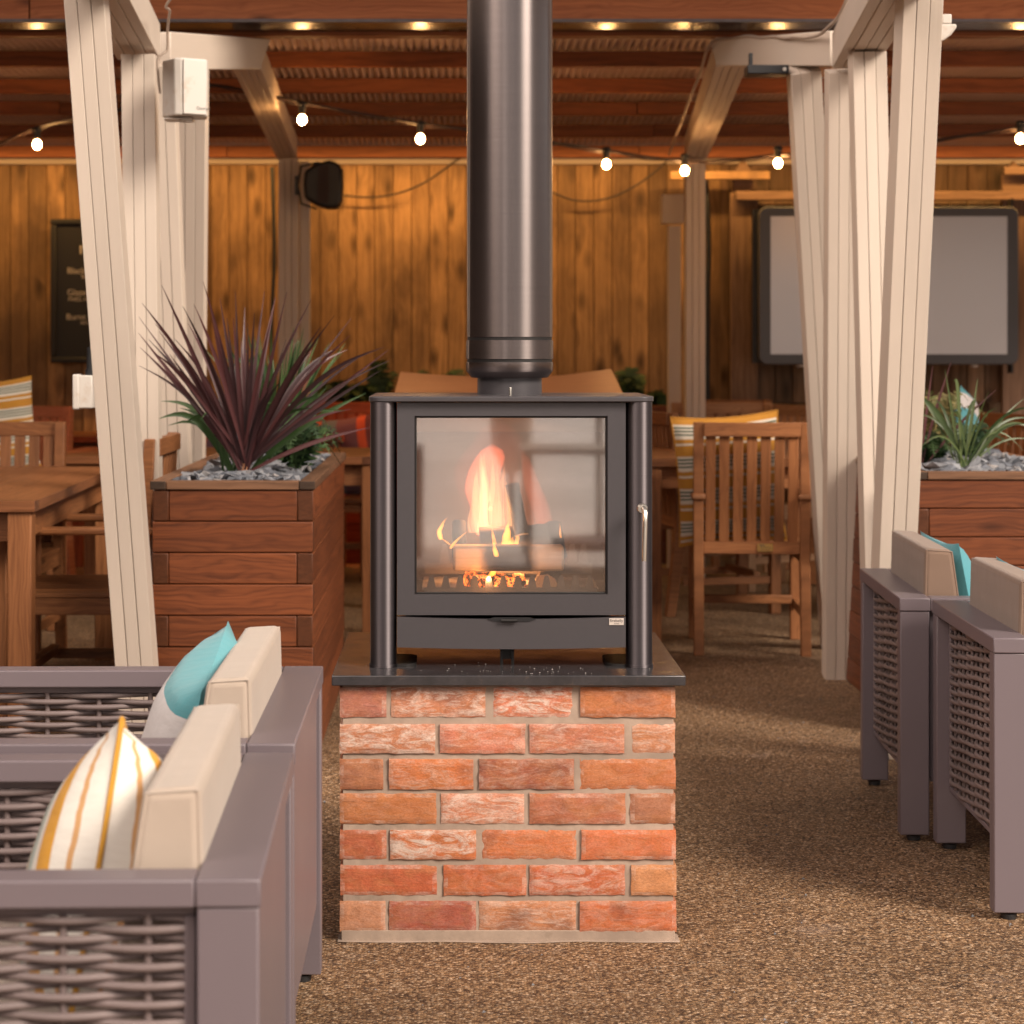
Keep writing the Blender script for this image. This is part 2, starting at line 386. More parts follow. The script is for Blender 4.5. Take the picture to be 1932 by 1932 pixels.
    def ribbon(s, pts, wid, side, fold=.25, rnd=None, mi=0):
        """a leaf: centre line pts, half widths wid, folded along the midrib"""
        r = rng.random() if rnd is None else rnd; base = len(s.v); n = len(pts); dist = 0
        side = Vector(side)
        for i, p in enumerate(pts):
            d = (pts[min(i+1, n-1)]-pts[max(i-1, 0)]).normalized()
            a = side-d*side.dot(d)
            if a.length < 1e-4: a = Vector((1, 0, 0))
            a.normalize(); nn = a.cross(d)
            w = wid[i]
            s.v += [p-a*w+nn*w*fold, p.copy(), p+a*w+nn*w*fold]
        for i in range(n-1):
            dl = (pts[i+1]-pts[i]).length
            for k in (0, 1):
                s.face([base+i*3+k, base+i*3+k+1, base+i*3+3+k+1, base+i*3+3+k],
                       [(dist, k*.02), (dist, k*.02+.02), (dist+dl, k*.02+.02), (dist+dl, k*.02)], r, 0, mi)
            dist += dl
    def build(s, name, mats, parent=None, bevel=0, smooth=False, segs=2, loc=None, solid=0):
        me = bpy.data.meshes.new(name); me.from_pydata([tuple(v) for v in s.v], [], s.f)
        mats = mats if isinstance(mats, (list, tuple)) else [mats]
        for m in mats: me.materials.append(M[m] if isinstance(m, str) else m)
        uvl = me.uv_layers.new(name='UVMap'); k = 0
        flat = []
        for u in s.uv:
            for a in u: flat += [a[0], a[1]]
        uvl.data.foreach_set('uv', flat)
        a = me.attributes.new('rnd', 'FLOAT', 'FACE'); a.data.foreach_set('value', s.rnd)
        a = me.attributes.new('endg', 'FLOAT', 'FACE'); a.data.foreach_set('value', s.end)
        for nm, (typ, vals) in s.extra.items():
            a = me.attributes.new(nm, typ, 'FACE')
            if typ == 'FLOAT': a.data.foreach_set('value', vals)
            else: a.data.foreach_set('color', [x for c in vals for x in (*c, 1)])
        me.polygons.foreach_set('material_index', s.mi)
        if smooth: me.polygons.foreach_set('use_smooth', [True]*len(s.f))
        me.update(); me.validate()
        o = bpy.data.objects.new(name, me); COL.objects.link(o)
        if parent: o.parent = parent
        if loc is not None: o.location = loc
        if solid:
            sm = o.modifiers.new('solid', 'SOLIDIFY'); sm.thickness = solid
        if bevel:
            bv = o.modifiers.new('bevel', 'BEVEL'); bv.width = bevel; bv.segments = segs; bv.limit_method = 'ANGLE'; bv.angle_limit = R(35)
            bv.harden_normals = False
            me.polygons.foreach_set('use_smooth', [True]*len(s.f))
            try: me.set_sharp_from_angle(angle=R(40))
            except Exception: pass
        elif smooth:
            try: me.set_sharp_from_angle(angle=R(50))
            except Exception: pass
        return o
def thing(name, label, cat, loc=(0, 0, 0), rz=0, group=None, kind=None):
    o = bpy.data.objects.new(name, None); COL.objects.link(o); o.empty_display_size = .1
    o.location = loc; o.rotation_euler = (0, 0, rz); tag(o, label, cat, group, kind); return o
def tag(o, label=None, cat=None, group=None, kind=None):
    if label: o['label'] = label
    if cat: o['category'] = cat
    if group: o['group'] = group
    if kind: o['kind'] = kind
    return o
def copy_tree(o, parent=None):
    kids = list(o.children)
    c = o.copy(); COL.objects.link(c)
    if parent: c.parent = parent
    for k in kids: copy_tree(k, c)
    return c
def text_obj(name, body, size, loc, mat, parent, rot=(R(90), 0, 0), align='LEFT', ext=.0006):
    cu = bpy.data.curves.new(name, 'FONT'); cu.body = body; cu.size = size; cu.extrude = ext; cu.align_x = align
    o = bpy.data.objects.new(name, cu); COL.objects.link(o); o.location = loc; o.rotation_euler = rot
    cu.materials.append(M[mat])
    bpy.context.view_layer.update()
    me = bpy.data.meshes.new_from_object(o.evaluated_get(bpy.context.evaluated_depsgraph_get()))
    q = bpy.data.objects.new(name, me); COL.objects.link(q); q.location = loc; q.rotation_euler = rot; q.parent = parent
    bpy.data.objects.remove(o); bpy.data.curves.remove(cu); q.name = name
    return q

# ------------------------------------------------------------------ ground (one sheet) and surroundings behind the camera
mb = MB(); mb.box((0, 0, -.02), (160, 160, .04))
g = mb.build('ground', 'gravel'); tag(g, kind='structure')

# ------------------------------------------------------------------ brick plinth
BZ = 4.49
def build_plinth():
    t = thing('brick_plinth', 'square brick plinth of mottled red bricks carrying the dark hearth slab', 'plinth', ((642+1275)/2/1, 0, 0))
    x0 = (642-CX)/F*BZ; x1 = (1275-CX)/F*BZ; xm = (x0+x1)/2; dep = .64
    t.location = (xm, BZ, 0)
    m = MB(); nx = 60
    # mortar core, slightly rough outline at its foot
    m.box((0, dep/2, .27), (x1-x0-.009, dep-.0076, .54))
    o = m.build('mortar', 'mortar', t, bevel=.002)
    f = MB()
    poly = []
    fx = x1-x0
    top = []; n = 26
    for i in range(n+1):
        a = i/n; x = -fx/2-.006+a*(fx+.014)
        top.append((x, -.006-.012*noise.noise(Vector((x*9, 1.3, 0)))-.006))
    poly = top+[(fx/2+.008, .05), (-fx/2-.006, .05)]
    f.prism_z(poly, 0, .003)
    f.box((0, .014, .012), (fx-.004, .03, .022))
    f.build('mortar_foot', 'mortar', t, bevel=.003)
    pal = {'m': (.40, .15, .10), 'o': (.47, .145, .05), 'p': (.50, .19, .11), 'r': (.43, .105, .04), 'b': (.46, .215, .11), 'd': (.27, .08, .042), 'n': (.33, .13, .065), 'u': (.37, .115, .06)}
    rows = [
        (1298, 1352, [(642, 728, 'm', .1), (739, 915, 'p', .75), (932, 1079, 'p', .95), (1096, 1273, 'o', .12)]),
        (1368, 1420, [(642, 820, 'p', .8), (831, 990, 'p', .35), (1000, 1177, 'm', .4), (1194, 1273, 'b', .5)]),
        (1434, 1488, [(642, 722, 'n', .1), (735, 892, 'o', .35), (905, 1082, 'd', .25), (1095, 1274, 'o', .1)]),
        (1499, 1553, [(642, 822, 'o', .1), (833, 988, 'p', .7), (1000, 1179, 'u', .15), (1190, 1273, 'n', .05)]),
        (1568, 1620, [(642, 728, 'r', .05), (737, 897, 'o', .9), (911, 1087, 'o', .15), (1098, 1274, 'o', .1)]),
        (1634, 1688, [(643, 823, 'r', .05), (838, 992, 'r', .15), (1000, 1178, 'r', .5), (1192, 1275, 'b', .05)]),
        (1702, 1756, [(642, 726, 'b', .1), (735, 897, 'd', .1), (905, 1086, 'p', .45), (1095, 1275, 'r', .2)]),
    ]
    bm = MB(); cols = []; whs = []; eds = []
    def add_brick(o3, ux, uy, w, h, d, col, wh):
        """o3 = lower left front corner, ux along the face, uy depth direction (Vectors)"""
        r = rng.random(); base = len(bm.v)
        nx_, nz_ = max(4, int(w/.009)), 8
        ph = rng.uniform(0, 90)
        def disp(a, c):
            e = min(a*w, (1-a)*w, c*h, (1-c)*h)
            rnd_ = .0028*max(0, 1-e/.007)**2
            return rnd_+.0022*noise.noise(Vector((a*w*55+ph, c*h*55, ph)))+.0012*noise.noise(Vector((a*w*160+ph, c*h*160, ph)))
        idx = {}
        for j in range(nz_+1):
            for i in range(nx_+1):
                a = i/nx_; c = j/nz_
                a2 = a*w; c2 = c*h
                if j in (0, nz_): c2 += .0022*noise.noise(Vector((a*w*35+ph, j*7.0, 3)))
                if i in (0, nx_): a2 += .0018*noise.noise(Vector((i*5.0, c*h*40+ph, 8)))
                idx[i, j] = len(bm.v); bm.v.append(o3+ux*a2+Vector((0, 0, c2))+uy*disp(a, c))
        for j in range(nz_):
            for i in range(nx_):
                bm.face([idx[i, j], idx[i+1, j], idx[i+1, j+1], idx[i, j+1]], None, r)
                cols.append(col); whs.append(wh); eds.append(.45 if j in (0, nz_-1) or i in (0, nx_-1) else 0.0)
        # sides back to depth d
        ring = [idx[i, 0] for i in range(nx_+1)]+[idx[nx_, j] for j in range(1, nz_+1)]+[idx[i, nz_] for i in range(nx_-1, -1, -1)]+[idx[0, j] for j in range(nz_-1, 0, -1)]
        b2 = len(bm.v)
        for k in ring: bm.v.append(bm.v[k]+uy*d)
        nr = len(ring)
        for k in range(nr):
            k2 = (k+1) % nr
            bm.face([ring[k], b2+k, b2+k2, ring[k2]], None, r); cols.append(col); whs.append(wh); eds.append(.3)
    for ri, (ya, yb, br) in enumerate(rows):
        z0 = CH-(yb-YH)/F*BZ; z1 = CH-(ya-YH)/F*BZ
        for (xa, xb, c, wh) in br:
            X0 = (xa-CX)/F*BZ-xm; X1 = (xb-CX)/F*BZ-xm
            prot = rng.uniform(-.002, .003)
            cc = tuple(min(1, max(0, v*rng.uniform(.88, 1.12))) for v in pal[c])
            add_brick(Vector((X0-.0012, -prot-.001, z0-.0016)), Vector((1, 0, 0)), Vector((0, 1, 0)), X1-X0+.0024, z1-z0+.0032, .1, cc, wh)
        # two side walls
        for sx in (-1, 1):
            yy = .105 if ri % 2 else .105+.0
            first = True; y = .108
            while y < dep-.06:
                w = min(.215, dep-y) if not (first and ri % 2) else .1
                first = False
                c = pal[rng.choice('oprrdmb')]
                if sx > 0: add_brick(Vector((fx/2+rng.uniform(-.001, .002), y, z0)), Vector((0, 1, 0)), Vector((-1, 0, 0)), w-.01, z1-z0, .08, c, rng.random()*.6)
                else: add_brick(Vector((-fx/2-rng.uniform(-.001, .002), y+w-.01, z0)), Vector((0, -1, 0)), Vector((1, 0, 0)), w-.01, z1-z0, .08, c, rng.random()*.6)
                y += w
    bm.extra = {'bcol': ('FLOAT_COLOR', cols), 'white': ('FLOAT', whs), 'edge': ('FLOAT', eds)}
    bm.build('brickwork', 'brick', t, smooth=True)
    return xm
XM = build_plinth()

# hearth slab
sx0 = (625.7-CX)/F*4.47; sx1 = (1293.8-CX)/F*4.47
mb = MB(); mb.box((0, .345, 0), (sx1-sx0, .69, .0215))
slab = mb.build('hearth_slab', 'slab', None, bevel=.002, loc=((sx0+sx1)/2, 4.47, .5515)); tag(slab, 'polished dark granite hearth slab lying on top of the brick plinth', 'slab')
ST = .5625   # top of slab

# ------------------------------------------------------------------ stove
SXC = (965-CX)/F*4.58; SW = .61; SD = .42; SF = 4.575
def rounded(w, d, r, n=8, y0=0):
    pts = []
    for cx, cy, a0 in ((w/2-r, y0+r, -90), (w/2-r, y0+d-r, 0), (-w/2+r, y0+d-r, 90), (-w/2+r, y0+r, 180)):
        for i in range(n+1):
            a = R(a0+90*i/n); pts.append((cx+r*math.cos(a), cy+r*math.sin(a)))
    return pts
def build_stove():
    t = thing('wood_burning_stove', 'dark steel wood burning stove with a large glass door on the hearth slab', 'stove', (SXC, SF, ST))
    H = 1.145-ST
    z = lambda py, Z=4.58: CH-(py-YH)/F*Z-ST
    x = lambda px, Z=4.58: (px-CX)/F*Z-SXC
    gx0, gx1, gz0, gz1 = x(782), x(1147), z(1122), z(785)
    bx0, bx1 = x(749), x(1181); yb = .012          # front panel plane
    zt = H-.012; zb = z(1222)
    # casing: hollow box (front panels + sides + back + top + base)
    m = MB()
    th = .004
    m.box(((bx0+bx1)/2, SD/2+.03, zt-.004), (bx1-bx0-.012, SD-.09, .007))
    m.box(((bx0+bx1)/2, SD-.03, (zt+zb)/2), (bx1-bx0-.02, .006, zt-zb))
    for s in (-1, 1): m.box((s*(SW/2-.03), SD/2, (zt+zb)/2), (.006, SD-.07, zt-zb))
    m.box(((bx0+bx1)/2, SD/2+.02, zb+.02), (bx1-bx0-.012, SD-.12, .008))
    m.build('casing', 'stovedark', t)
    # door: frame with opening, gently bowed lower panel below
    d = MB()
    zs = z(1163)   # door bottom
    fr = lambda xa, xb, za, zb_: d.box(((xa+xb)/2, yb+.012, (za+zb_)/2), (xb-xa, .024, zb_-za))
    fr(bx0, gx0, zs+.002, zt-.002); fr(gx1, bx1, zs+.002, zt-.002)
    fr(gx0, gx1, gz1, zt-.002); fr(gx0, gx1, zs+.002, gz0)
    door = d.build('door', 'stove', t)
    gl = MB(); gl.box(((gx0+gx1)/2, yb+.0135, (gz0+gz1)/2), (gx1-gx0-.001, .004, gz1-gz0-.001))
    gl.build('glass_pane', 'glass', door)
    bd = MB()
    for (xa, xb, za, zb_) in ((gx0, gx0+.0045, gz0, gz1), (gx1-.0045, gx1, gz0, gz1), (gx0+.0045, gx1-.0045, gz0, gz0+.0035), (gx0+.0045, gx1-.0045, gz1-.0045, gz1)):
        bd.box(((xa+xb)/2, yb+.0085, (za+zb_)/2), (xb-xa, .005, zb_-za))
    bd.build('glass_trim', 'stovedark', door, bevel=.001)
    # handle
    hm = MB()
    hx = x(1213, 4.54); hz1 = z(960, 4.54); hz0 = z(1057, 4.54)
    hm.lathe([(.0115, -.006), (.0115, .004), (.009, .007)], (0, 0, 0), 24)
    for v in hm.v: v[:] = (v.x+hx-.001, -v.z-.030, v.y+hz1)
    hm.tube([(hx, -.028, hz1), (hx+.001, -.045, hz1+.002), (hx+.004, -.052, hz1-.006), (hx+.003, -.054, hz1-.03), (hx+.001, -.052, hz0)], .0052, 12)
    hm.build('handle', 'chrome', door, smooth=True)
    # lower apron with bowed bottom edge and a curved top slot
    a = MB(); n = 24; poly = []
    for i in range(n+1):
        u = i/n; poly.append((bx0+(bx1-bx0)*u, zb-.004*math.sin(math.pi*u)))
    for i in range(n, -1, -1):
        u = i/n
        zz = zs-.0015-.0055*math.sin(math.pi*u)
        poly.append((bx0+(bx1-bx0)*u, zz))
    a.prism(poly, yb-.002, yb+.022)
    ap = a.build('apron', 'stove', t)
    # dark slot, air slider
    s_ = MB(); cxs = 0
    s_.prism([(cxs-.052, zs-.0065), (cxs-.038, zs-.0025), (cxs+.038, zs-.0025), (cxs+.052, zs-.0065), (cxs+.038, zs-.0115), (cxs-.038, zs-.0115)], yb-.004, yb-.0015)
    s_.build('air_slot', 'blackplastic', ap)
    k = MB(); k.tube([(cxs-.022, yb-.010, zs-.0085), (cxs+.012, yb-.010, zs-.0085)], .004, 10)
    k.build('air_slider', 'stovedark', ap, smooth=True)
    pl = MB(); px0, px1, pz0, pz1 = x(1150, 4.57), x(1178, 4.57), z(1181, 4.57), z(1168, 4.57)
    pl.box(((px0+px1)/2, yb-.0032, (pz0+pz1)/2), (px1-px0, .0016, pz1-pz0))
    pp = pl.build('maker_plate', 'plate', ap, bevel=.0005)
    text_obj('plate_lettering', 'firebelly', .0088, ((px0+px1)/2, yb-.0042, (pz0+pz1)/2-.0005), 'ink', pp, align='CENTER', ext=.0002)
    text_obj('plate_lettering', 'stoves', .0042, ((px0+px1)/2, yb-.0042, (pz0+pz1)/2-.0052), 'ink', pp, align='CENTER', ext=.0002)
    # rounded corner pillars
    for s in (-1, 1):
        c = MB(); r = .0285
        c.lathe([(r, .002), (r, H-.012)], (0, 0, 0), 40)
        c.lathe([(r+.002, .0), (r+.002, .006)], (0, 0, 0), 40)
        c.box((s*r*.5, SD/2-.01-r, (H-.012)/2), (r-.004, SD-.09, H-.016))
        c.build('corner_pillar', 'stovecurved', t, smooth=True, loc=(s*(SW/2-r-.001), r-.002, 0))
        ft = MB(); ft.prism_z([(s*(SW/2-.01)+p[0]*.9-s*.045, p[1]) for p in rounded(.10, .16, .03, 6, .02)], 0, .005)
        ft.build('foot_plate', 'stovedark', t)
    # top plate, rounded
    tp = MB(); tp.prism_z(rounded(SW+.004, SD+.002, .032, 8, -.004), H-.012, H)
    tp.build('top_plate', 'stove', t, bevel=.0025)
    # ash leg under the apron
    q = MB()
    for dx in (-.012, .012): q.box((dx-.008, .06, .015), (.006, .02, .03))
    q.box((-.008, .07, .02), (.03, .01, .02)); q.build('support_leg', 'stovedark', t)
    # firebox lining
    li = MB(); y0 = yb+.03; y1 = SD-.07
    li.box((0, y1+.006, (gz0+gz1)/2), (gx1-gx0+.06, .012, gz1-gz0+.06))
    for s in (-1, 1): li.box((s*((gx1-gx0)/2+.02), (y0+y1)/2, (gz0+gz1)/2), (.012, y1-y0, gz1-gz0+.06))
    li.box((0, (y0+y1)/2, gz0-.012), (gx1-gx0+.06, y1-y0, .012)); li.box((0, (y0+y1)/2+.05, gz1-.012), (gx1-gx0+.05, (y1-y0)*.6, .012), Matrix.Rotation(R(-18), 3, 'X'))
    li.build('firebox_lining', 'firebrick', t)
    # log fence (comb of rounded teeth)
    gr = MB()
    def comb(y, zb0, tn, h, x0, x1):
        gr.box(((x0+x1)/2, y, zb0+.006), (x1-x0, .005, .012))
        w = (x1-x0)/tn
        for i in range(tn):
            c0 = x0+(i+.5)*w
            gr.prism([(c0-w*.32, zb0+.011), (c0+w*.32, zb0+.011), (c0+w*.19, zb0+h*.8), (c0+w*.1, zb0+h), (c0-w*.1, zb0+h), (c0-w*.19, zb0+h*.8)], y-.0025, y+.0025)
    comb(yb+.05, gz0-.003, 12, .038, gx0+.02, gx1-.02)
    gr.build('log_fence', 'grateiron', t)
    gg = MB()
    for dx in (-.145, -.115, .145, .17): gg.prism([(dx-.012, gz0+.04), (dx+.012, gz0+.04), (dx+.005, gz0+.085), (dx-.005, gz0+.085)], .26, .265)
    gg.box((0, .262, gz0+.03), (.38, .006, .024)); gg.build('fire_grate', 'grateiron', t)
    # damper pin on top
    pin = MB(); pin.lathe([(.003, 0), (.003, .016), (.0025, .018)], (x(963, 4.66)-.0, .085, H), 12); pin.build('damper_pin', 'chrome', t, smooth=True)
    return gz0, gz1, gx0, gx1
gz0, gz1, gx0, gx1 = build_stove()
# ash bed and logs in the firebox (loose things)
def W(px, py, Z): return P(px, py, Z)
GZ = ST+gz0
def logmesh(p0, p1, r, sides=9, flat=.0, jag=.12, seg=8):
    m = MB(); p0 = Vector(p0); p1 = Vector(p1); c = (p0+p1)/2; pts = []; rs = []
    d = (p1-p0)
    base = 0
    ax = d.normalized(); a = ax.cross(Vector((0, 0, 1)) if abs(ax.z) < .9 else Vector((1, 0, 0))).normalized(); b = ax.cross(a)
    for i in range(seg+1):
        p = p0+d*(i/seg)-c
        for k in range(sides):
            t = 2*math.pi*k/sides; rr = r*(1+jag*noise.noise(Vector((k*2.1, i*.9, r*90+p0.x*31))))
            m.v.append(p+(a*math.cos(t)+b*math.sin(t))*rr)
    for i in range(seg):
        for k in range(sides):
            k2 = (k+1) % sides
            m.face([i*sides+k, i*sides+k2, (i+1)*sides+k2, (i+1)*sides+k], [(i*.02, k*.012), (i*.02, k*.012+.012), (i*.02+.02, k*.012+.012), (i*.02+.02, k*.012)], .5, 0, 0)
    m.face(list(range(sides))[::-1], [(math.cos(k)*.02, math.sin(k)*.02) for k in range(sides)], .5, 1, 1)
    m.face([seg*sides+k for k in range(sides)], [(math.cos(k)*.02, math.sin(k)*.02) for k in range(sides)], .5, 1, 1)
    return m, c
def split_log_mat():
    # pale split faces at both ends burning to black in the middle of its length
    m, nt, b, out = new_mat('half_burnt_log')
    co = coord(nt)
    sep = N(nt, 'ShaderNodeSeparateXYZ'); L(nt, co, sep.inputs[0])
    ax = math_(nt, 'ABSOLUTE', sep.outputs[0])
    n = noise_(nt, co, 30, 4)
    f = math_(nt, 'ADD', ax, math_(nt, 'MULTIPLY', math_(nt, 'SUBTRACT', n, .5), .03))
    g = noise_(nt, scaled(nt, co, (8, 60, 200)), 1, 4)
    pale = mix(nt, g, (.42, .25, .13), (.80, .58, .36))
    L(nt, mix(nt, ramp(nt, f, [(.045, 0.0), (.068, 1.0)]), (.022, .014, .012), pale), b.inputs['Base Color'])
    b.inputs['Roughness'].default_value = .85; bump(nt, b, g, .5, .002); return m
M['halflog'] = split_log_mat()
def ember_mat():
    m, nt, b, out = new_mat('ember_log'); co = coord(nt)
    vo = N(nt, 'ShaderNodeTexVoronoi', feature='DISTANCE_TO_EDGE'); vo.inputs['Scale'].default_value = 150; L(nt, co, vo.inputs['Vector'])
    n = noise_(nt, co, 38, 4)
    f = math_(nt, 'MULTIPLY', ramp(nt, vo.outputs['Distance'], [(.0, 1.0), (.16, 0.0)]), ramp(nt, n, [(.45, 0.0), (.62, 1.0)]))
    L(nt, mix(nt, ramp(nt, n, [(.5, 0.0), (.7, 1.0)]), (.02, .015, .013), (.30, .27, .26)), b.inputs['Base Color']); b.inputs['Roughness'].default_value = .95
    b.inputs['Emission Color'].default_value = (1, .16, .02, 1); L(nt, math_(nt, 'MULTIPLY', f, 6.0), b.inputs['Emission Strength']); bump(nt, b, vo.outputs['Distance'], .8, .003); return m
M['emberlog'] = ember_mat()
LZ = 4.58+.12
m = MB(); c = (W(959, 1052, LZ)); hw = 208/2/S(LZ); hh = 47/2/S(LZ)
m.box((0, 0, 0), (hw*2, .06, hh*2))
o = m.build('split_log', 'halflog', None, bevel=.006, loc=c); tag(o, 'pale split log burnt black in the middle, lying across the stove fire', 'log')
for (nm, a, b_, r, mt, lab) in (
    ('charred_log', W(985, 1010, LZ+.05), W(966, 915, LZ+.09), .017, ('char', 'char'), 'charred black log standing upright in the middle of the stove fire'),
    ('charred_log', W(905, 1020, LZ+.08), W(1035, 1012, LZ+.08), .03, ('char', 'char'), 'thick black log lying behind the pale split log in the stove'),
    ('charred_log', W(866, 1050, LZ+.06), W(866, 985, LZ+.1), .016, ('char', 'char'), 'short black log leaning at the left end of the stove fire'),
    ('charred_log', W(1052, 1050, LZ+.05), W(1042, 992, LZ+.1), .022, ('char', 'char'), 'short black log leaning at the right end of the stove fire'),
    ('round_log', W(1030, 1106, LZ-.03), W(1036, 1085, LZ+.12), .026, ('bark', 'logend'), 'round log with a pale sawn end under the right of the fire'),
    ('burnt_log', W(880, 1100, LZ-.01), W(985, 1104, LZ+.03), .026, ('emberlog', 'emberlog'), 'ash covered log glowing red beneath the pale split log')):
    mm, c = logmesh(a, b_, r); o = mm.build(nm, list(mt), None, smooth=True, loc=c); tag(o, lab, 'log')
ab = MB(); nx_, ny_ = 40, 14
for j in range(ny_+1):
    for i in range(nx_+1):
        x_ = gx0+.015+(gx1-gx0-.03)*i/nx_; y_ = .075+.24*j/ny_
        ab.v.append(Vector((x_, y_, .010+.010*noise.noise(Vector((x_*35, y_*35, 0)))+.004*noise.noise(Vector((x_*120, y_*120, 2))))))
for j in range(ny_):
    for i in range(nx_):
        k = j*(nx_+1)+i; ab.face([k, k+1, k+nx_+2, k+nx_+1])
o = ab.build('ash_bed', 'ash', None, smooth=True, loc=(SXC, SF, GZ-.006)); tag(o, 'grey ash lying under the logs in the stove', 'ash', kind='stuff')
# flames: real tapering bodies of glowing gas
def flame_mat(name, c, st):
    m, nt, b, out = new_mat(name); nt.nodes.remove(b)
    e = N(nt, 'ShaderNodeEmission'); e.inputs[0].default_value = (*c, 1); e.inputs[1].default_value = st
    L(nt, e.outputs[0], out.inputs['Volume']); return m
M['fl_soft'] = flame_mat('flame_soft', (1.0, .17, .08), 17)
M['fl_dim'] = flame_mat('flame_dim', (1.0, .20, .10), 6)
M['fl_halo'] = flame_mat('flame_halo', (1.0, .16, .08), .7)
M['fl_core'] = flame_mat('flame_core', (1.0, .40, .17), 42)
M['fl_tongue'] = flame_mat('flame_tongue', (1.0, .32, .04), 230)
def flame_body(m, base, tip, w, bend=0.0, mi=0, thick=None, pw=.55):
    seg = 14; sd = 12; b0 = len(m.v); d = tip-base
    for i in range(seg+1):
        u = i/seg; p = base+d*u+Vector((math.sin(u*math.pi)*bend+w*.45*noise.noise(Vector((u*3.1, base.z*60, base.x*50))), 0, 0))
        rr = w*(1-abs(2*(u**.9)-1)**2.6)**.5*(1+.22*noise.noise(Vector((u*4, w*300, base.x*40)))) if thick is None and w > .014 else w*(math.sin(math.pi*min(1, (u*.92+.08))**pw))**.8
        rr = max(rr, .0004)
        for k in range(sd):
            t = 2*math.pi*k/sd; m.v.append(p+Vector((math.cos(t)*rr, math.sin(t)*(thick or rr), 0)) if thick is None else p+Vector((math.cos(t)*rr, math.sin(t)*min(thick, rr), 0)))
    for i in range(seg):
        for k in range(sd):
            k2 = (k+1) % sd
            m.face([b0+i*sd+k, b0+i*sd+k2, b0+(i+1)*sd+k2, b0+(i+1)*sd+k], None, .5, 0, mi)
    m.face([b0+k for k in range(sd)][::-1], None, .5, 0, mi); m.face([b0+seg*sd+k for k in range(sd)], None, .5, 0, mi)
FZ = LZ+.05
fire = thing('fire', 'orange flames rising from the burning logs inside the stove', 'fire', (SXC, FZ, GZ))
org = Vector((SXC, FZ, GZ))
def fl(nm, mat, items):
    m = MB()
    for it in items:
        bx, by, tx, ty, w, bend = it[:6]; dz = it[6] if len(it) > 6 else 0
        flame_body(m, W(bx, by, FZ+dz)-org, W(tx, ty, FZ+dz)-org, w/S(FZ), bend/S(FZ))
    m.build(nm, mat, fire, smooth=True)
fl('glow', 'fl_halo', [(935, 1050, 930, 790, 60, 0, .05), (975, 1080, 985, 860, 40, 0, .06)])
fl('glow', 'fl_soft', [(922, 1022, 918, 836, 36, 0, .04)])
fl('glow', 'fl_dim', [(1040, 1095, 978, 845, 17, 14, .05), (1022, 1080, 992, 880, 13, 8, .06)])
fr_ = random.Random(11)
fl('flame', 'fl_core', [(893+k*7.5+fr_.uniform(-3, 3), 1004+fr_.uniform(-8, 8), 893+k*7.2+fr_.uniform(-8, 8), 845+abs(k-4)*9+fr_.uniform(-8, 16), 10.5, fr_.uniform(-5, 5), .035+fr_.uniform(0, .03)) for k in range(10)])
for it in [(950, 1032, 958, 985, 9, 3), (933, 1030, 928, 995, 4, 0), (972, 1032, 975, 1000, 5, 2), (962, 1033, 968, 1012, 6, 0),
           (851, 1035, 886, 1000, 3.5, -5, -.05), (832, 1018, 846, 975, 5, -8), (850, 1028, 828, 1012, 2.5, 0), (1058, 1015, 1056, 985, 2.2, 0),
           (937, 1050, 930, 1022, 5, 0, -.09), (922, 1088, 934, 1070, 7, 3, -.06), (930, 1112, 938, 1100, 5, 0, -.07), (870, 1110, 868, 1098, 2.5, 0, -.07)]:
    fl('flame', 'fl_tongue', [it])

def specks(name, label, n, fn, smin, smax, mat, cat, seed):
    rr = random.Random(seed); m = MB()
    for i in range(n):
        c = fn(rr); s_ = rr.uniform(smin, smax); b0 = len(m.v); r_ = rr.random()
        for v in ((1, 0, 0), (-.5, .86, 0), (-.5, -.86, 0), (0, 0, .8), (.3, .2, -.3)):
            m.v.append(Vector(c)+Vector(v)*s_*rr.uniform(.7, 1.2))
        for q in ((0, 1, 3), (1, 2, 3), (2, 0, 3), (1, 0, 4), (2, 1, 4), (0, 2, 4)): m.face([b0+k for k in q], None, r_)
    o = m.build(name, mat); tag(o, label, cat, kind='stuff')
specks('ash_crumbs', 'pale ash crumbs scattered on the dark hearth slab', 45, lambda r: ((sx0+sx1)/2+r.gauss(.02, .13), 4.47+.02+abs(r.gauss(.03, .05)), ST+.001), .0008, .0026, 'ash', 'ash', 4)
specks('loose_grit', 'loose pale grit and small stones lying on the gravel floor', 420, lambda r: (r.uniform(-.6, 2.0), r.uniform(2.7, 8.0), .002), .0015, .0055, 'slate', 'grit', 9)
# ------------------------------------------------------------------ flue
FXc = (961.5-CX)/F*4.80; FZc = 4.80
t = thing('flue_pipe', 'tall dark brushed metal flue pipe rising from the stove top', 'flue pipe', (FXc, FZc, 1.145))
r = .0965; zz = lambda py: CH-(py-YH)/F*FZc-1.145
m = MB(); m.lathe([(r, zz(636)), (r, 1.75)], (0, 0, 0), 96); m.build('pipe', 'flue', t, smooth=True)
m = MB(); m.lathe([(r-.0015, zz(643)), (r-.0015, zz(635))], (0, 0, 0), 96); m.build('joint_band', 'stovedark', t, smooth=True)
m = MB(); m.lathe([(r+.0015, zz(677)), (r+.0015, zz(642))], (0, 0, 0), 96); m.build('lower_section', 'flue', t, smooth=True)
m = MB(); m.lathe([(r-.001, zz(684)), (r-.001, zz(676))], (0, 0, 0), 96); m.build('joint_band', 'stovedark', t, smooth=True)
m = MB(); m.lathe([(.075, zz(713)), (r-.010, zz(712)), (r-.001, zz(702)), (r+.0015, zz(700)), (r+.0015, zz(683))], (0, 0, 0), 96); m.build('cup', 'flue', t, smooth=True)
m = MB(); m.lathe([(.0725, 0.0), (.0725, zz(711))], (0, 0, 0), 64); m.build('collar', 'stove', t, smooth=True)

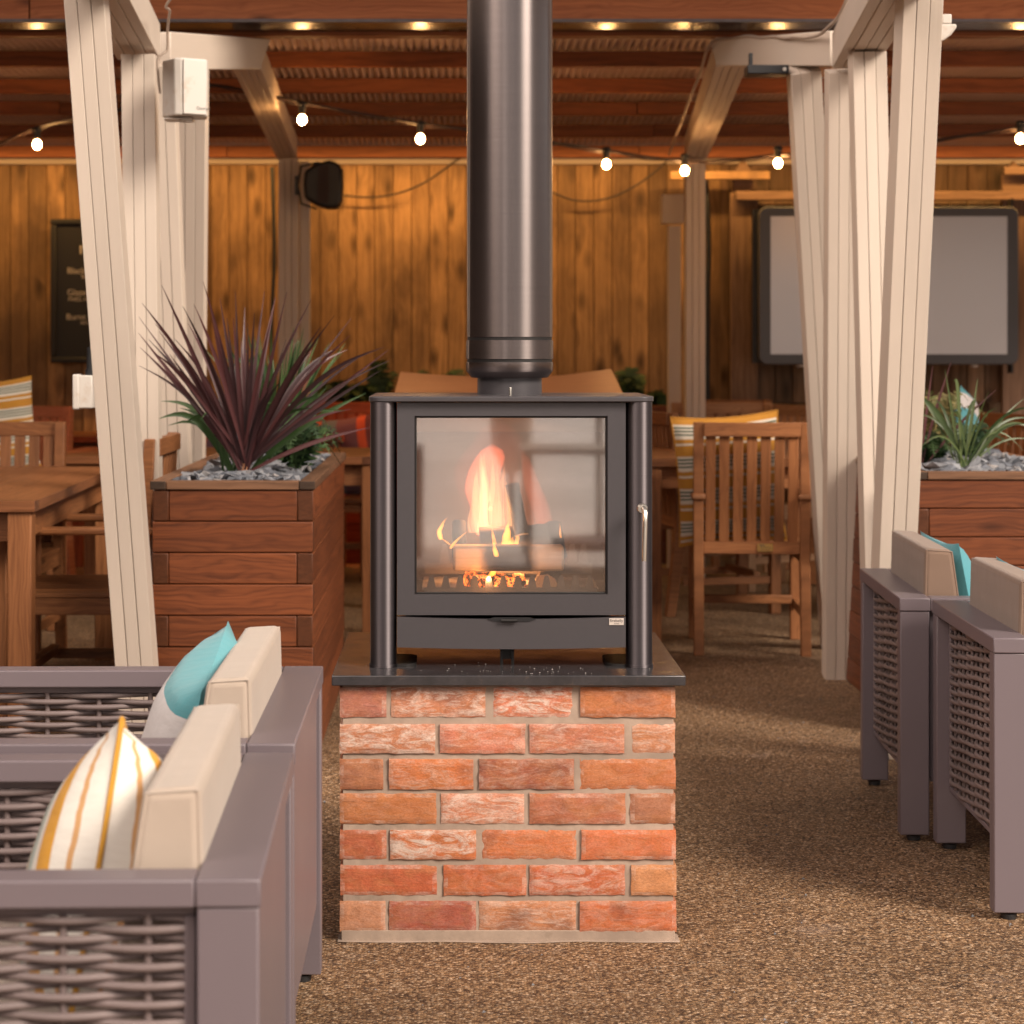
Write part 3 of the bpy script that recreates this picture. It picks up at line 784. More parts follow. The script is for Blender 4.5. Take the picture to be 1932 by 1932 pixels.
# ------------------------------------------------------------------ planters
def planter(name, label, x0, x1, z0, z1, y0, y1, phase=0, courses=9, off=0.0):
    """interlocked timber box; boards alternate at the corners so dark end grain shows on every second course"""
    t = thing(name, label, 'planter', ((x0+x1)/2, y0, 0))
    w = x1-x0; d = y1-y0; h = z1-z0-.028; ch = h/courses; th = .048
    b = MB(); g = .0022
    for i in range(courses):
        zc = z0+ch*(i+.5); jx = rng.uniform(-.0015, .0015)
        full_front = (i+phase) % 2 == 0
        for yy in (th/2, d-th/2):
            ww = w if full_front else w-2*th-.001
            b.box((jx, yy, zc), (ww, th-.001, ch-g))
        for xx in (-w/2+th/2, w/2-th/2):
            dd = d-2*th-.001 if full_front else d
            b.box((xx+jx, d/2, zc), (th-.001, dd, ch-g))
    b.build('side_boards', 'planter', t, bevel=.0035)
    r_ = MB(); rw = .047; zt = z1-.014
    r_.box((0, rw/2-.006, zt), (w-2*rw+.01, rw, .026)); r_.box((0, d-rw/2+.004, zt), (w-2*rw+.01, rw, .026))
    for s in (-1, 1): r_.box((s*(w/2-rw/2+.006), d/2, zt), (rw, d+.01, .026))
    r_.build('rim', 'rim', t, bevel=.003)
    s_ = MB(); s_.box((0, d/2, z1-.07), (w-2*th, d-2*th, .02)); s_.build('soil', 'soil', t)
    return t
def chips(name, label, x0, x1, y0, y1, z, n, smin, smax, seed, mound=.02):
    rr = random.Random(seed); m = MB()
    def shard(c, s, rot):
        bm_ = bmesh.new()
        bmesh.ops.create_icosphere(bm_, subdivisions=1, radius=1)
        fx_ = rr.uniform(.8, 1.5); fy = rr.uniform(.6, 1.1); fz = rr.uniform(.22, .5)
        vs = []
        for v in bm_.verts:
            q = v.co.normalized()*rr.uniform(.7, 1.15); vs.append(Vector((q.x*fx_, q.y*fy, q.z*fz))*s)
        b0 = len(m.v); r_ = rr.random()
        for q in vs: m.v.append(c+rot@q)
        for f in bm_.faces: m.face([b0+v.index for v in f.verts], None, r_)
        bm_.free()
    for i in range(n):
        x = rr.uniform(x0, x1); y = y0+(y1-y0)*rr.random()**1.15
        s = rr.uniform(smin, smax)
        zz_ = z+mound*max(0, noise.noise(Vector((x*4, y*4, seed))))+rr.uniform(-.006, .014)
        rot = Matrix.Rotation(rr.uniform(0, 6.28), 3, 'Z') @ Matrix.Rotation(rr.gauss(0, .45), 3, 'X') @ Matrix.Rotation(rr.gauss(0, .45), 3, 'Y')
        shard(Vector((x, y, zz_)), s, rot)
    o = m.build(name, 'slatevar'); tag(o, label, 'slate chippings', kind='stuff'); return o
def slate_var():
    m, nt, b, out = new_mat('slate_chips')
    rnd = attr(nt, 'rnd').outputs['Fac']; co = coord(nt)
    col = ramp(nt, rnd, [(0, (.06, .065, .08)), (.4, (.14, .15, .175)), (.8, (.24, .245, .265)), (1, (.34, .31, .30))])
    n = noise_(nt, co, 45, 4); col = mix(nt, 1.0, col, ramp(nt, n, [(.3, .7), (.7, 1.25)]), 'MULTIPLY')
    L(nt, col, b.inputs['Base Color']); b.inputs['Roughness'].default_value = .6; bump(nt, b, n, .5, .003); return m
M['slatevar'] = slate_var()
LPZ = 6.28; LT = .86
lx0 = (287-CX)/F*LPZ; lx1 = (591-CX)/F*LPZ
planter('timber_planter', 'tall stained timber planter holding the purple spiky plant, left of the stove', lx0, lx1, .0, LT, LPZ, LPZ+1.75, 1, 9)
chips('slate_chippings', 'grey slate chippings around the purple plant in the left planter', lx0+.06, lx1-.06, LPZ+.07, LPZ+1.65, LT-.024, 620, .017, .040, 3, .03)
RPZ = 6.85; RT = .855
rx0 = (1725-CX)/F*RPZ; rx1 = rx0+.62
planter('timber_planter', 'tall stained timber planter behind the right lounge chairs, strappy green plant in it', rx0, rx1, .0, RT, RPZ, RPZ+1.3, 0, 9)
chips('slate_chippings', 'grey slate chippings around the strappy green plant in the right planter', rx0+.06, rx1-.06, RPZ+.065, RPZ+1.2, RT-.020, 420, .022, .050, 5, .04)

# ------------------------------------------------------------------ plants
def blade(m, base, tip, w, droop=.0, sidejit=.3, n=9, rnd=None, fold=.35, mi=0, start=0.35):
    d = tip-base; pts = []; wd = []
    for i in range(n):
        u = i/(n-1)
        p = base+d*u+Vector((0, 0, droop*math.sin(math.pi*u)))
        pts.append(p); k = (start+(1-start)*min(1, u*2.6)) * (1-max(0, (u-.5)/.5)**1.5)
        wd.append(max(.0006, w*.5*k))
    ref = Vector((rng.uniform(-sidejit, sidejit), rng.uniform(-1, 1)*sidejit-.0, 0))
    side = d.cross(Vector((0, -1, .3))+ref)
    if side.length < 1e-3: side = Vector((1, 0, 0))
    side.normalize()
    m.ribbon(pts, wd, side, fold, rnd, mi)
CZ = 6.62
cb = P(461, 876, CZ); cb.z = LT-.03
t = thing('cordyline', 'spiky purple cordyline in the slate chippings of the left planter', 'plant', cb)
m = MB()
top = Vector((0, 0, .055))
m.tube([(0, 0, -.02), (.002, 0, .02), (0, 0, .075)], [.013, .015, .012], 10); m.build('stem', 'stemred', t, smooth=True)
tips = [(305, 538), (268, 572), (262, 598), (261, 628), (264, 655), (262, 690), (383, 531), (366, 574), (345, 578), (415, 563), (444, 549), (462, 580), (499, 549), (541, 551), (587, 565),
        (631, 595), (663, 600), (606, 615), (724, 655), (733, 660), (661, 632), (719, 698), (735, 680), (480, 590), (455, 640), (428, 600), (520, 560), (468, 610), (512, 600), (400, 600), (355, 610), (330, 640), (300, 625), (292, 610),
        (560, 620), (640, 655), (690, 665), (655, 660), (280, 640), (310, 680), (290, 665), (375, 640), (540, 640), (590, 660), (440, 600), (700, 806), (335, 700)]
m = MB()
for i, (px, py) in enumerate(tips):
    dz = rng.uniform(-.22, .22)
    tip = P(px, py, CZ+dz)-cb
    b0 = top+Vector((rng.uniform(-.012, .012), rng.uniform(-.012, .012), rng.uniform(-.03, .01)))
    side = abs(px-461)/250
    blade(m, b0, tip, rng.uniform(.010, .018), droop=rng.uniform(.0, .085)*(.25+side), rnd=rng.random(), start=.5, n=12)
for i in range(12):
    a = rng.uniform(0, 6.28); el = rng.uniform(.35, 1.3); ln = rng.uniform(.26, .44)
    tip = top+Vector((math.cos(a)*math.cos(el)*ln, math.sin(a)*math.cos(el)*ln*.8, math.sin(el)*ln))
    blade(m, top+Vector((rng.uniform(-.01, .01), rng.uniform(-.01, .01), -.02)), tip, rng.uniform(.014, .022), droop=rng.uniform(0, .05), rnd=rng.random())
m.build('foliage', 'purple', t, smooth=True)
# green strappy plant round the cordyline's foot
cg = P(430, 872, CZ+.1); cg.z = LT-.03
t = thing('strappy_plant', 'low green strap-leaved plant spreading round the foot of the purple cordyline', 'plant', cg)
m = MB()
for (px, py, dr) in [(304, 757, .08), (300, 790, .09), (318, 803, .08), (345, 800, .10), (600, 745, .06), (690, 742, .03), (560, 765, .08), (380, 790, .1), (650, 775, .08), (520, 760, .08), (610, 790, .09), (340, 770, .06), (590, 770, .07)]:
    tip = P(px, py, CZ+rng.uniform(-.15, .2))-cg
    blade(m, Vector((rng.uniform(-.02, .06), rng.uniform(-.02, .02), 0)), tip, rng.uniform(.014, .024), droop=dr, rnd=rng.random(), n=11)
m.build('foliage', 'green', t, smooth=True)
def tuft(name, label, base, n, hmin, hmax, spread, w, mat, cat='plant', leaflets=False, bend=.3):
    t = thing(name, label, cat, base); m = MB()
    for i in range(n):
        a = rng.uniform(0, 6.28); ln = rng.uniform(hmin, hmax); s = rng.uniform(.2, 1)*spread
        tip = Vector((math.cos(a)*s*ln, math.sin(a)*s*ln, ln*math.sqrt(max(.05, 1-s*s*.8))))
        if not leaflets: blade(m, Vector((rng.uniform(-.02, .02), rng.uniform(-.02, .02), 0)), tip, w*rng.uniform(.6, 1.1), droop=bend*ln*s*.6, rnd=rng.random())
        else:
            pts = []
            for k in range(15):
                u = k/14; pts.append(tip*u+Vector((0, 0, bend*ln*math.sin(math.pi*u)*.8-bend*ln*u*u*.8)))
            rr_ = rng.random()
            m.ribbon(pts, [.0018]*15, tip.cross(Vector((0, 0, 1))) if tip.xy.length > .02 else Vector((1, 0, 0)), 0, rr_)
            for k in range(2, 15):
                u = k/14; d = (pts[k]-pts[k-1]).normalized(); sd = d.cross(Vector((0, 0, 1))+Vector((0, -.3, 0))).normalized()
                lw = w*(1-u)**.7*(.5+min(.5, u*2))*2.4
                for sgn in (-1, 1):
                    e = pts[k]+sd*sgn*lw+d*lw*.35-Vector((0, 0, lw*.2)); q = [pts[k]+(e-pts[k])*x_ for x_ in (0, .35, .7, 1)]
                    m.ribbon(q, [lw*.10, lw*.17, lw*.12, .0004], d, 0, rr_)
    m.build('foliage', mat, t, smooth=True)
    return t
def onpl(px, Z, top): v = P(px, 0, Z); v.z = top-.03; return v
tuft('spiky_grass', 'bushy green spiky-leaved plant standing behind the purple cordyline', onpl(520, 7.35, LT), 110, .30, .50, .55, .013, 'green')
tuft('fern', 'dark green fern drooping over the right rim of the left planter', onpl(560, 6.95, LT), 26, .14, .27, 1.0, .022, 'fern', leaflets=True, bend=.45)
tuft('fern', 'small dark fern between the purple cordyline and the spiky green plant', onpl(520, 7.6, LT), 22, .16, .26, .9, .022, 'fern', leaflets=True, bend=.4)
# right planter plants
sb = onpl(1822, 7.1, RT)
t = thing('strappy_plant', 'green and yellow strap-leaved plant arching over the slate in the right planter', 'plant', sb)
m = MB()
for (px, py, dr, w) in [(1783, 698, .01, .016), (1845, 714, .005, .020), (1700, 705, .05, .018), (1722, 738, .05, .034), (1932, 752, .03, .014), (1950, 790, .07, .018), (1945, 800, .06, .014), (1960, 815, .09, .020), (1955, 830, .05, .012), (1724, 780, .06, .014), (1760, 750, .06, .016),
                        (1800, 720, .12, .022), (1970, 770, .08, .016), (1790, 790, .10, .016), (1745, 800, .10, .012), (1880, 770, .06, .012), (1850, 760, .10, .016), (1735, 845, .08, .010), (1865, 740, .02, .008), (1930, 850, .10, .012)]:
    tip = P(px, py, 7.1+rng.uniform(-.12, .12))-sb
    blade(m, Vector((rng.uniform(-.02, .02), rng.uniform(-.02, .02), 0)), tip, w*.62, droop=dr, rnd=rng.random(), n=12)
m.build('foliage', 'strap', t, smooth=True)
tuft('fern', 'tall yellowing fern beside the right timber column in the right planter', onpl(1762, 7.45, RT), 26, .22, .36, .6, .022, 'fernold', leaflets=True, bend=.35)
tuft('fern', 'low dark green fern at the left end of the right planter', onpl(1752, 7.3, RT), 26, .10, .18, .9, .022, 'fern', leaflets=True, bend=.4)
tuft('fern', 'small dark fern behind the strappy plant in the right planter', onpl(1830, 7.6, RT), 20, .12, .22, .9, .02, 'fern', leaflets=True, bend=.4)
cb2 = onpl(1735, 7.25, RT)
t = thing('cordyline', 'thin dark-leaved cordyline rising behind the ferns of the right planter', 'plant', cb2); m = MB()
for (px, py) in [(1795, 682), (1760, 690), (1740, 670), (1733, 700), (1880, 735), (1720, 760)]:
    blade(m, Vector((0, 0, 0)), P(px, py, 7.25)-cb2, .010, droop=.02, rnd=rng.random())
m.build('foliage', 'purple', t, smooth=True)

# ------------------------------------------------------------------ cream timber columns and beams
def glulam(m, p0, p1, w, d, n=3, up=(0, 1, 0), gap=.0018):
    """laminated post/beam: n boards side by side across w"""
    p0 = Vector(p0); p1 = Vector(p1); ax = (p1-p0).normalized(); u = Vector(up); x = ax.cross(u).normalized(); bw = w/n
    for i in range(n):
        o = x*((i-(n-1)/2)*bw)+u*rng.uniform(-.0012, .0012)
        m.beam(p0+o, p1+o, bw-gap, d, up=up)
PW = .112; PD = .095
def gnd(px, Z): return Vector(((px-CX)/F*Z, Z+PD/2, 0))
def top_at(px, py, Z): v = P(px, py, Z); v.y += PD/2; return v
tl = thing('timber_column', 'cream painted cluster of laminated posts on the left, white speaker fixed to it', 'column', (-.95, 7.0, 0), group='cream timber columns')
orgl = Vector(tl.location)
tr = thing('timber_column', 'cream painted cluster of laminated posts on the right, in front of the screen', 'column', (1.35, 7.3, 0), group='cream timber columns')
orgr = Vector(tr.location)
def ext(a, b, f): return a+(b-a)*f
def post(t, org, base, topv, f=1.0, d=PD):
    m = MB(); glulam(m, base-org, ext(base, topv, f)-org, PW, d); m.build('post', 'paint', t, bevel=.0015)
post(tl, orgl, gnd(270, 6.15), top_at(158, 0, 5.9), 1.06)
post(tl, orgl, gnd(273, 7.10), top_at(260, 101, 7.02))
post(tl, orgl, gnd(345, 8.0), top_at(297, 118, 7.45))
post(tl, orgl, gnd(354, 8.8), top_at(360, 128, 7.72))
post(tr, orgr, gnd(1675, 6.5), top_at(1741, 0, 5.95), 1.06, .12)
post(tr, orgr, gnd(1672, 6.97), top_at(1641, 97, 6.97), 1.0)
post(tr, orgr, gnd(1586, 8.05), top_at(1594, 130, 7.42))
post(tr, orgr, gnd(1580, 8.87), top_at(1520, 126, 7.7))
BH = .125
def hbeam(t, org, a, b, w, h, n, name='beam'):
    m = MB(); a = Vector(a); b = Vector(b); up = Vector((0, 0, 1))
    glulam(m, a-org+up*h/2, b-org+up*h/2, w, h, n, up=(0, 0, 1)); m.build(name, 'paint', t, bevel=.003)
hbeam(tl, orgl, P(262, 113, 7.38), Vector((-.875, 4.3, 2.235)), .148, BH, 4)
hbeam(tr, orgr, P(1610, 129.5, 7.45), Vector((1.06, 4.3, 2.235)), .148, BH, 4)
# cross arm toward the middle and the long beam back to the wall posts
def crossarm(t, org, xa, Za, xb, Zb, yb_, yt_a, yt_b, cut):
    a = P(xa, yb_, Za); b = P(xb, yb_, Zb); tb = P(xb+cut, yt_b, Zb); ta = P(xa, yt_a, Za)
    d = Vector((b.x-a.x, b.y-a.y, 0)).normalized(); nrm = Vector((-d.y, d.x, 0))
    if nrm.y < 0: nrm = -nrm
    m = MB(); fr = [p-org for p in (a, b, tb, ta)]; m.v += fr+[p+nrm*.09 for p in fr]
    ln = (b-a).length; uv = [(0, 0), (ln, 0), (ln, .13), (0, .13)]
    for q in ([0, 1, 2, 3], [7, 6, 5, 4], [4, 5, 1, 0], [3, 2, 6, 7], [1, 5, 6, 2], [4, 0, 3, 7]): m.face(q, uv, .5)
    o = m.build('cross_arm', 'paint', t, bevel=.003)
    bm_ = bmesh.new(); bm_.from_mesh(o.data); bmesh.ops.recalc_face_normals(bm_, faces=bm_.faces); bm_.to_mesh(o.data); bm_.free()
crossarm(tl, orgl, 322, 7.46, 491, 8.3, 131, 60, 74, 20)
crossarm(tr, orgr, 1566, 7.52, 1352, 8.3, 124, 58, 76, -14)
hbeam(tl, orgl, P(466, 131, 8.42), P(541, 299, 11.72), .115, .12, 4, 'rear_beam')
hbeam(tr, orgr, P(1380, 126, 8.42), P(1313, 299, 11.72), .125, .12, 4, 'rear_beam')
# wall posts at the far end of those beams
for (nm, px, lab) in (('wall_post', 544, 'cream laminated post against the back wall carrying the black speaker'), ('wall_post', 1312, 'cream laminated post against the back wall beside the black conduit')):
    b = P(px, 300, 11.66); t = thing(nm, lab, 'post', (b.x, 11.7, 0), group='cream posts at the back wall')
    m = MB(); glulam(m, (0, 0, 0), (0, 0, b.z-.002), .108, .115); m.build('post_boards', 'paint', t, bevel=.003)
    if px > 1000:
        m = MB(); m.box((-.085, .28, .97), (.07, .08, 1.94)); m.build('rear_strut', 'paint', t, bevel=.003)
        m = MB(); m.box((-.10, .24, 2.03), (.12, .14, .16)); m.build('bracket', 'paint', t, bevel=.003)
    else:
        m = MB(); m.box((.083, .09, b.z/2), (.055, .09, b.z-.01)); m.build('rear_strut', 'paint', t, bevel=.003)

# ------------------------------------------------------------------ roof
rt = thing('lean_to_roof', 'low timber roof of stained purlins under dark corrugated sheets', 'roof', (0, 8, 2.4))
RO = Vector((0, 8, 2.4))
def roofz(Z): return 2.399+(12.8-Z)*.0535-max(0, 10.5-Z)*.02
xl, xr = -4.6, 5.4
pz = [12.8, 12.05, 11.3, 10.55, 9.8, 9.05]
yy = [297, 258, 217, 175, 125, 70]
for Z, y in zip(pz, yy):
    z0 = CH+(YH-y)/F*Z
    m = MB(); x = xl
    while x < xr:
        ln = rng.uniform(2.4, 3.9); e = min(xr, x+ln)
        m.box(((x+e)/2, Z+.024-RO.y, z0+.036-RO.z+rng.uniform(-.003, .003)), (e-x-.003, .047, .071)); x = e
    m.build('purlin', 'purlin', rt, bevel=.003)
m = MB(); pitch = .0355; sub = 8; n = int((xr-xl)/pitch)*sub
rows = [(7.55, 2.735), (8.4, 2.715)]+[(Z+.024, CH+(YH-y)/F*Z+.071+.014) for Z, y in list(zip(pz, yy))[::-1]]+[(13.15, CH+(YH-297)/F*12.8+.08)]
for (Z, z) in rows:
    for i in range(n+1):
        x = xl+i*pitch/sub; m.v.append(Vector((x, Z-RO.y, z-RO.z+.0115*math.sin(2*math.pi*i/sub))))
for j in range(len(rows)-1):
    for i in range(n):
        k = j*(n+1)+i; m.face([k, k+1, k+n+2, k+n+1])
m.build('corrugated_sheet', 'corr', rt, smooth=True, solid=.0015)
m = MB(); zf = CH+(YH-37)/F*8.0
for (a, b) in ((xl, -1.6), (-1.597, 2.9), (2.903, xr)): m.box(((a+b)/2, 8.02-RO.y, zf+.085-RO.z), (b-a, .045, .17))
m.build('fascia_board', 'fascia', rt, bevel=.003)
m = MB(); m.box(((xl+xr)/2, 8.001-RO.y, zf-.004-RO.z), (xr-xl, .02, .011)); m.build('trim_strip', 'gutter', rt)
m = MB(); m.box(((xl+xr)/2, 8.155-RO.y, zf+.004-RO.z), (xr-xl, .285, .012)); m.build('gloss_soffit', 'gloss', rt)
m = MB(); m.box(((xl+xr)/2, 8.33-RO.y, zf+.02-RO.z), (xr-xl, .045, .07)); m.build('rear_batten', 'purlin', rt, bevel=.003)

# ------------------------------------------------------------------ back walls
WZ = 13.0; WT = CH+(YH-303)/F*WZ
def boards(t, x0, x1, w, h, mat, y0=0, name='boards'):
    m = MB(); x = x0
    while x < x1:
        m.box((x+w/2, rng.uniform(-.003, .003)+y0, h/2), (w-.0035, .02, h)); x += w
    m.build(name, mat, t, bevel=.004)
    bk = MB(); bk.box(((x0+x1)/2, y0+.02, h/2), (x1-x0, .01, h)); bk.build('backing', 'blackplastic', t)
xs = (1338-CX)/F*WZ
tw = thing('timber_wall', 'back wall of warm knotty vertical boards lit from above', 'wall', (0, WZ, 0))
boards(tw, -4.6, xs, .111, WT-.01, 'wall')
m = MB(); m.box(((-4.6+5.4)/2, -.03, WT+.005), (10, .05, .062)); m.build('top_rail', 'paintrail', tw, bevel=.003)
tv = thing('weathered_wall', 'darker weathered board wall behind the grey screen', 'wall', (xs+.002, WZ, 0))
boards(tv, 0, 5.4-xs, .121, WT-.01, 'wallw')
# side walls closing the shelter (the photo never shows a gap there)
ts = thing('wall_planter', 'long low timber trough with ferns standing along the back wall', 'planter', (.0, 12.45, 0))
wx0 = (560-CX)/F*12.45; wx1 = (1282-CX)/F*12.45; wh = CH-(765-YH)/F*12.45
m = MB(); k = 0; nb = 8
for i in range(nb):
    m.box(((wx0+wx1)/2, 0, wh/nb*(i+.5)), (wx1-wx0, .04, wh/nb-.003)); m.box(((wx0+wx1)/2, .40, wh/nb*(i+.5)), (wx1-wx0, .04, wh/nb-.003))
    for x in (wx0+.02, wx1-.02): m.box((x, .2, wh/nb*(i+.5)), (.04, .36, wh/nb-.003))
m.build('side_boards', 'planter', ts, bevel=.003)
m = MB(); m.box(((wx0+wx1)/2, .2, wh-.05), (wx1-wx0-.08, .36, .02)); m.build('soil', 'soil', ts)
fernspots = [(600, 20, .25, 'dark fern at the left end of the trough along the back wall'), (640, 26, .26, 'dense dark fern between the left wall post and the middle of the trough'), (680, 26, .24, 'dense dark fern left of the stove in the back wall trough'), (715, 14, .42, 'tall thin-fronded fern just left of the rough timber box lid'),
             (828, 12, .36, 'bright green fern showing above the timber box lid, left of the flue'), (868, 8, .36, 'pale fern tip showing beside the left edge of the flue'), (1190, 14, .36, 'fern showing at the right end of the timber box lid'), (1240, 10, .2, 'low fern at the right end of the trough along the back wall')]
for i, (px, n, h, lab) in enumerate(fernspots):
    b = P(px, 0, 12.65); b.z = wh-.06
    tuft('fern', lab, b, n, h*.6, h, .85 if h < .3 else .5, .035, 'fern', leaflets=True, bend=.4).__setitem__('group', 'ferns in the trough along the back wall')

# rough timber box behind the stove
bt = thing('timber_box', 'rough timber box with a warped plank lid standing right behind the stove', 'box', (P(960, 0, 8.0).x, 8.0, 0))
m = MB(); wv = 432/S(8.0)
for i in range(8): m.box((0, .02, .065+i*.13), (wv-.06, .04, .127)); m.box((0, .46, .065+i*.13), (wv-.06, .04, .127))
for s in (-1, 1):
    for i in range(8): m.box((s*(wv/2-.05), .24, .065+i*.13), (.04, .39, .127))
m.build('side_boards', 'planter', bt, bevel=.003)
m = MB(); n = 16
def lidz(u, v):   # u 0..1 across, v 0..1 back
    cup = .020*(2*u-1)**2+(.012 if u > .75 else 0)*(u-.75)*4
    return 1.080+v*.058+cup*v
for j in range(2):
    for i in range(n+1):
        u = i/n; xx = -wv/2+.01*j+(wv-.02*j)*u
        m.v.append(Vector((xx, j*.5, lidz(u, j)))); m.v.append(Vector((xx, j*.5, lidz(u, j)-.022)))
K = lambda i, j, b: (j*(n+1)+i)*2+b
o_ = (rng.uniform(0, 9), rng.uniform(0, 9))
for i in range(n):
    U = lambda ii, j: (ii/n*wv+o_[0], j*.5+o_[1])
    m.face([K(i, 0, 0), K(i+1, 0, 0), K(i+1, 1, 0), K(i, 1, 0)], [U(i, 0), U(i+1, 0), U(i+1, 1), U(i, 1)], .7)
    m.face([K(i, 0, 1), K(i, 1, 1), K(i+1, 1, 1), K(i+1, 0, 1)], None, .7)
    m.face([K(i, 0, 1), K(i+1, 0, 1), K(i+1, 0, 0), K(i, 0, 0)], [U(i, 0), U(i+1, 0), U(i+1, .04), U(i, .04)], .4)
    m.face([K(i, 1, 0), K(i+1, 1, 0), K(i+1, 1, 1), K(i, 1, 1)], None, .4)
m.face([K(0, 0, 0), K(0, 1, 0), K(0, 1, 1), K(0, 0, 1)], None, .4); m.face([K(n, 0, 0), K(n, 0, 1), K(n, 1, 1), K(n, 1, 0)], None, .4)
m.build('lid', 'tabletop', bt, smooth=True)

# ------------------------------------------------------------------ picket screen, TV, menu board
pk = thing('picket_screen', 'weathered timber frame of pointed posts and rails fixed round the grey screen', 'screen frame', (P(1660, 0, 12.8).x, 12.8, 0))
PO = Vector(pk.location)
def xz(px, py, Z=12.8): v = P(px, py, Z); return v.x-PO.x, v.z-PO.z
def rect(m, x0, y0, x1, y1, dy=0, th=.04, Z=12.8):
    a = xz(x0, y0, Z); b = xz(x1, y1, Z); m.box(((a[0]+b[0])/2, dy, (a[1]+b[1])/2), (b[0]-a[0], th, abs(a[1]-b[1])))
for (xc, hw_, yt) in ((1403, 19, 298), (1915, 22, 302)):
    m = MB(); a = xz(xc-hw_, yt+28); b = xz(xc+hw_, yt+28); tpk = xz(xc, yt)
    m.prism([(a[0], -PO.z+.0), (b[0], 0), b, tpk, a], .02, .07, rnd=.5)
    a2 = xz(xc-26, yt+66); b2 = xz(xc+26, yt+66)
    m.box(((a2[0]+b2[0])/2, -.01, a2[1]/2), (b2[0]-a2[0], .05, a2[1])); m.build('pointed_post', 'oldpost', pk, bevel=.003)
m = MB(); rect(m, 1262, 325, 1449, 340, -.05, .05); m.build('short_rail', 'wall', pk, bevel=.003)
m = MB(); rect(m, 1889, 316, 1990, 331, -.05, .05); m.build('short_rail', 'oldpost', pk, bevel=.003)
m = MB(); rect(m, 1385, 363, 1990, 379, -.07, .05); m.build('long_rail', 'oldpost', pk, bevel=.003)
m = MB(); x = 1430
while x < 1890: rect(m, x+1, 379, x+32, 760, .03, .02); x += 33
m.build('pickets', 'wallw', pk, bevel=.003)
# TV
tvc = P(1677, 539, 12.55)
tv_ = thing('outdoor_screen', 'large pale grey outdoor television screen hung on the weathered wall', 'screen', tvc)
s_ = S(12.55); wv, hv = 490/s_, 298/s_
def rrect(w, h, r, n=8):
    pts = []
    for cx, cz, a0 in ((w/2-r, -h/2+r, -90), (w/2-r, h/2-r, 0), (-w/2+r, h/2-r, 90), (-w/2+r, -h/2+r, 180)):
        for i in range(n+1):
            a = R(a0+90*i/n); pts.append((cx+r*math.cos(a), cz+r*math.sin(a)))
    return pts
m = MB(); m.prism(rrect(wv, hv, .05), 0, .11); m.build('housing', 'bezel', tv_, bevel=.006)
m = MB(); m.box((0, -.0015, .002), (446/s_, .004, 260/s_)); m.build('display', 'screen', tv_)
for dx in (-.51, .51):
    m = MB(); m.lathe([(.022, -.006), (.022, .006)], (dx*wv*.66, -.002+.05, -hv/2-.008), 16); m.build('sensor_cap', 'whiteplastic', tv_)
m = MB(); m.box((wv/2-.035, .055, 0), (.01, .1, hv+.1)); m.build('mount_bar', 'blackplastic', tv_)
m = MB(); m.box((-wv/2+.005, .08, 0), (.07, .04, hv-.02)); m.build('mount_bar', 'blackplastic', tv_)
# menu board
mbx0, mbx1 = 95, 290; mz0 = P(0, 685, 12.9).z; mz1 = P(0, 413, 12.9).z
mc = P((mbx0+mbx1)/2, (413+685)/2, 12.9); mw = (mbx1-mbx0)/S(12.9); mh = mz1-mz0
t = thing('menu_board', 'black menu board with white lettering on the back wall, partly behind the left column', 'menu board', mc)
m = MB(); m.box((0, .02, 0), (mw-.06, .02, mh-.06)); bd_ = m.build('panel', 'boardblack', t)
m = MB(); fw = .035
for (cx, cz, w, h) in ((0, mh/2-fw/2, mw, fw), (0, -mh/2+fw/2, mw, fw), (-mw/2+fw/2, 0, fw, mh-2*fw), (mw/2-fw/2, 0, fw, mh-2*fw)): m.box((cx, .012, cz), (w, .04, h))
m.build('frame', 'boardblack', t, bevel=.008)
def tx(s, px, py, size):
    v = P(px, py, 12.9)-mc; text_obj('lettering', s, size, (v.x, .0085, v.z), 'chalk', bd_)
tx('n', 148, 479, .115); tx('Black b', 126, 516, .052); tx('Bur', 153, 525, .03)
tx('Glazed', 126, 557, .052); tx('FRIES, HO', 128, 568, .034)
tx('Burnt b', 124, 603, .052); tx('All bu', 151, 612, .03)

# ------------------------------------------------------------------ small fittings
def spk_white():
    c = P(348, 167, 6.86)
    t = thing('wall_speaker', 'stained white loudspeaker bracketed high on the left timber column', 'speaker', c, R(0))
    hz = 54/S(6.86); k = 1/S(6.86)
    # plan outline in metres: x right, y away
    pts = [(-44*k, .10), (-43*k, .02), (-15*k, -.055), (0*k, -.060), (43*k, -.015), (44*k, .005), (36*k, .09)]
    m = MB(); m.prism_z(pts, -hz, hz); m.build('cabinet', 'whiteplastic', t, bevel=.006, segs=3)
    g = MB(); a = Vector((2*k, -.0605, 0)); b = Vector((42*k, -.0175, 0)); d = (b-a); nrm = Vector((d.y, -d.x, 0)).normalized()
    g.box((a+b)/2+nrm*.001, (d.length, .006, hz*1.9), Matrix.Rotation(math.atan2(d.y, d.x), 3, 'Z')); g.build('grille', 'whiteplastic', t, bevel=.002)
    text_obj('badge', 'Quorum', .014, (a+(b-a)*.55+nrm*.0045)+Vector((0, 0, -hz*.78)), 'ink', t, rot=(R(90), 0, math.atan2(d.y, d.x)), ext=.0002)
    b_ = MB(); b_.box((-12*k, .03, -hz-.006), (.09, .10, .004)); b_.lathe([(.022, -.008), (.022, 0)], (2*k, .01, -hz-.007), 20); b_.build('bracket', 'whiteplastic', t)
spk_white()
c = P(161, 739, 6.42)
t = thing('junction_box', 'dirty white plastic junction box on the left side of the left column', 'junction box', c)
k = 1/S(6.42); m = MB(); m.box((0, 0, 0), (34*k, .07, 62*k)); m.build('box_body', 'whiteplastic', t, bevel=.004)
m = MB(); m.box((-14*k, -.002, 0), (12*k, .078, 66*k)); m.build('lid', 'whiteplastic', t, bevel=.004)
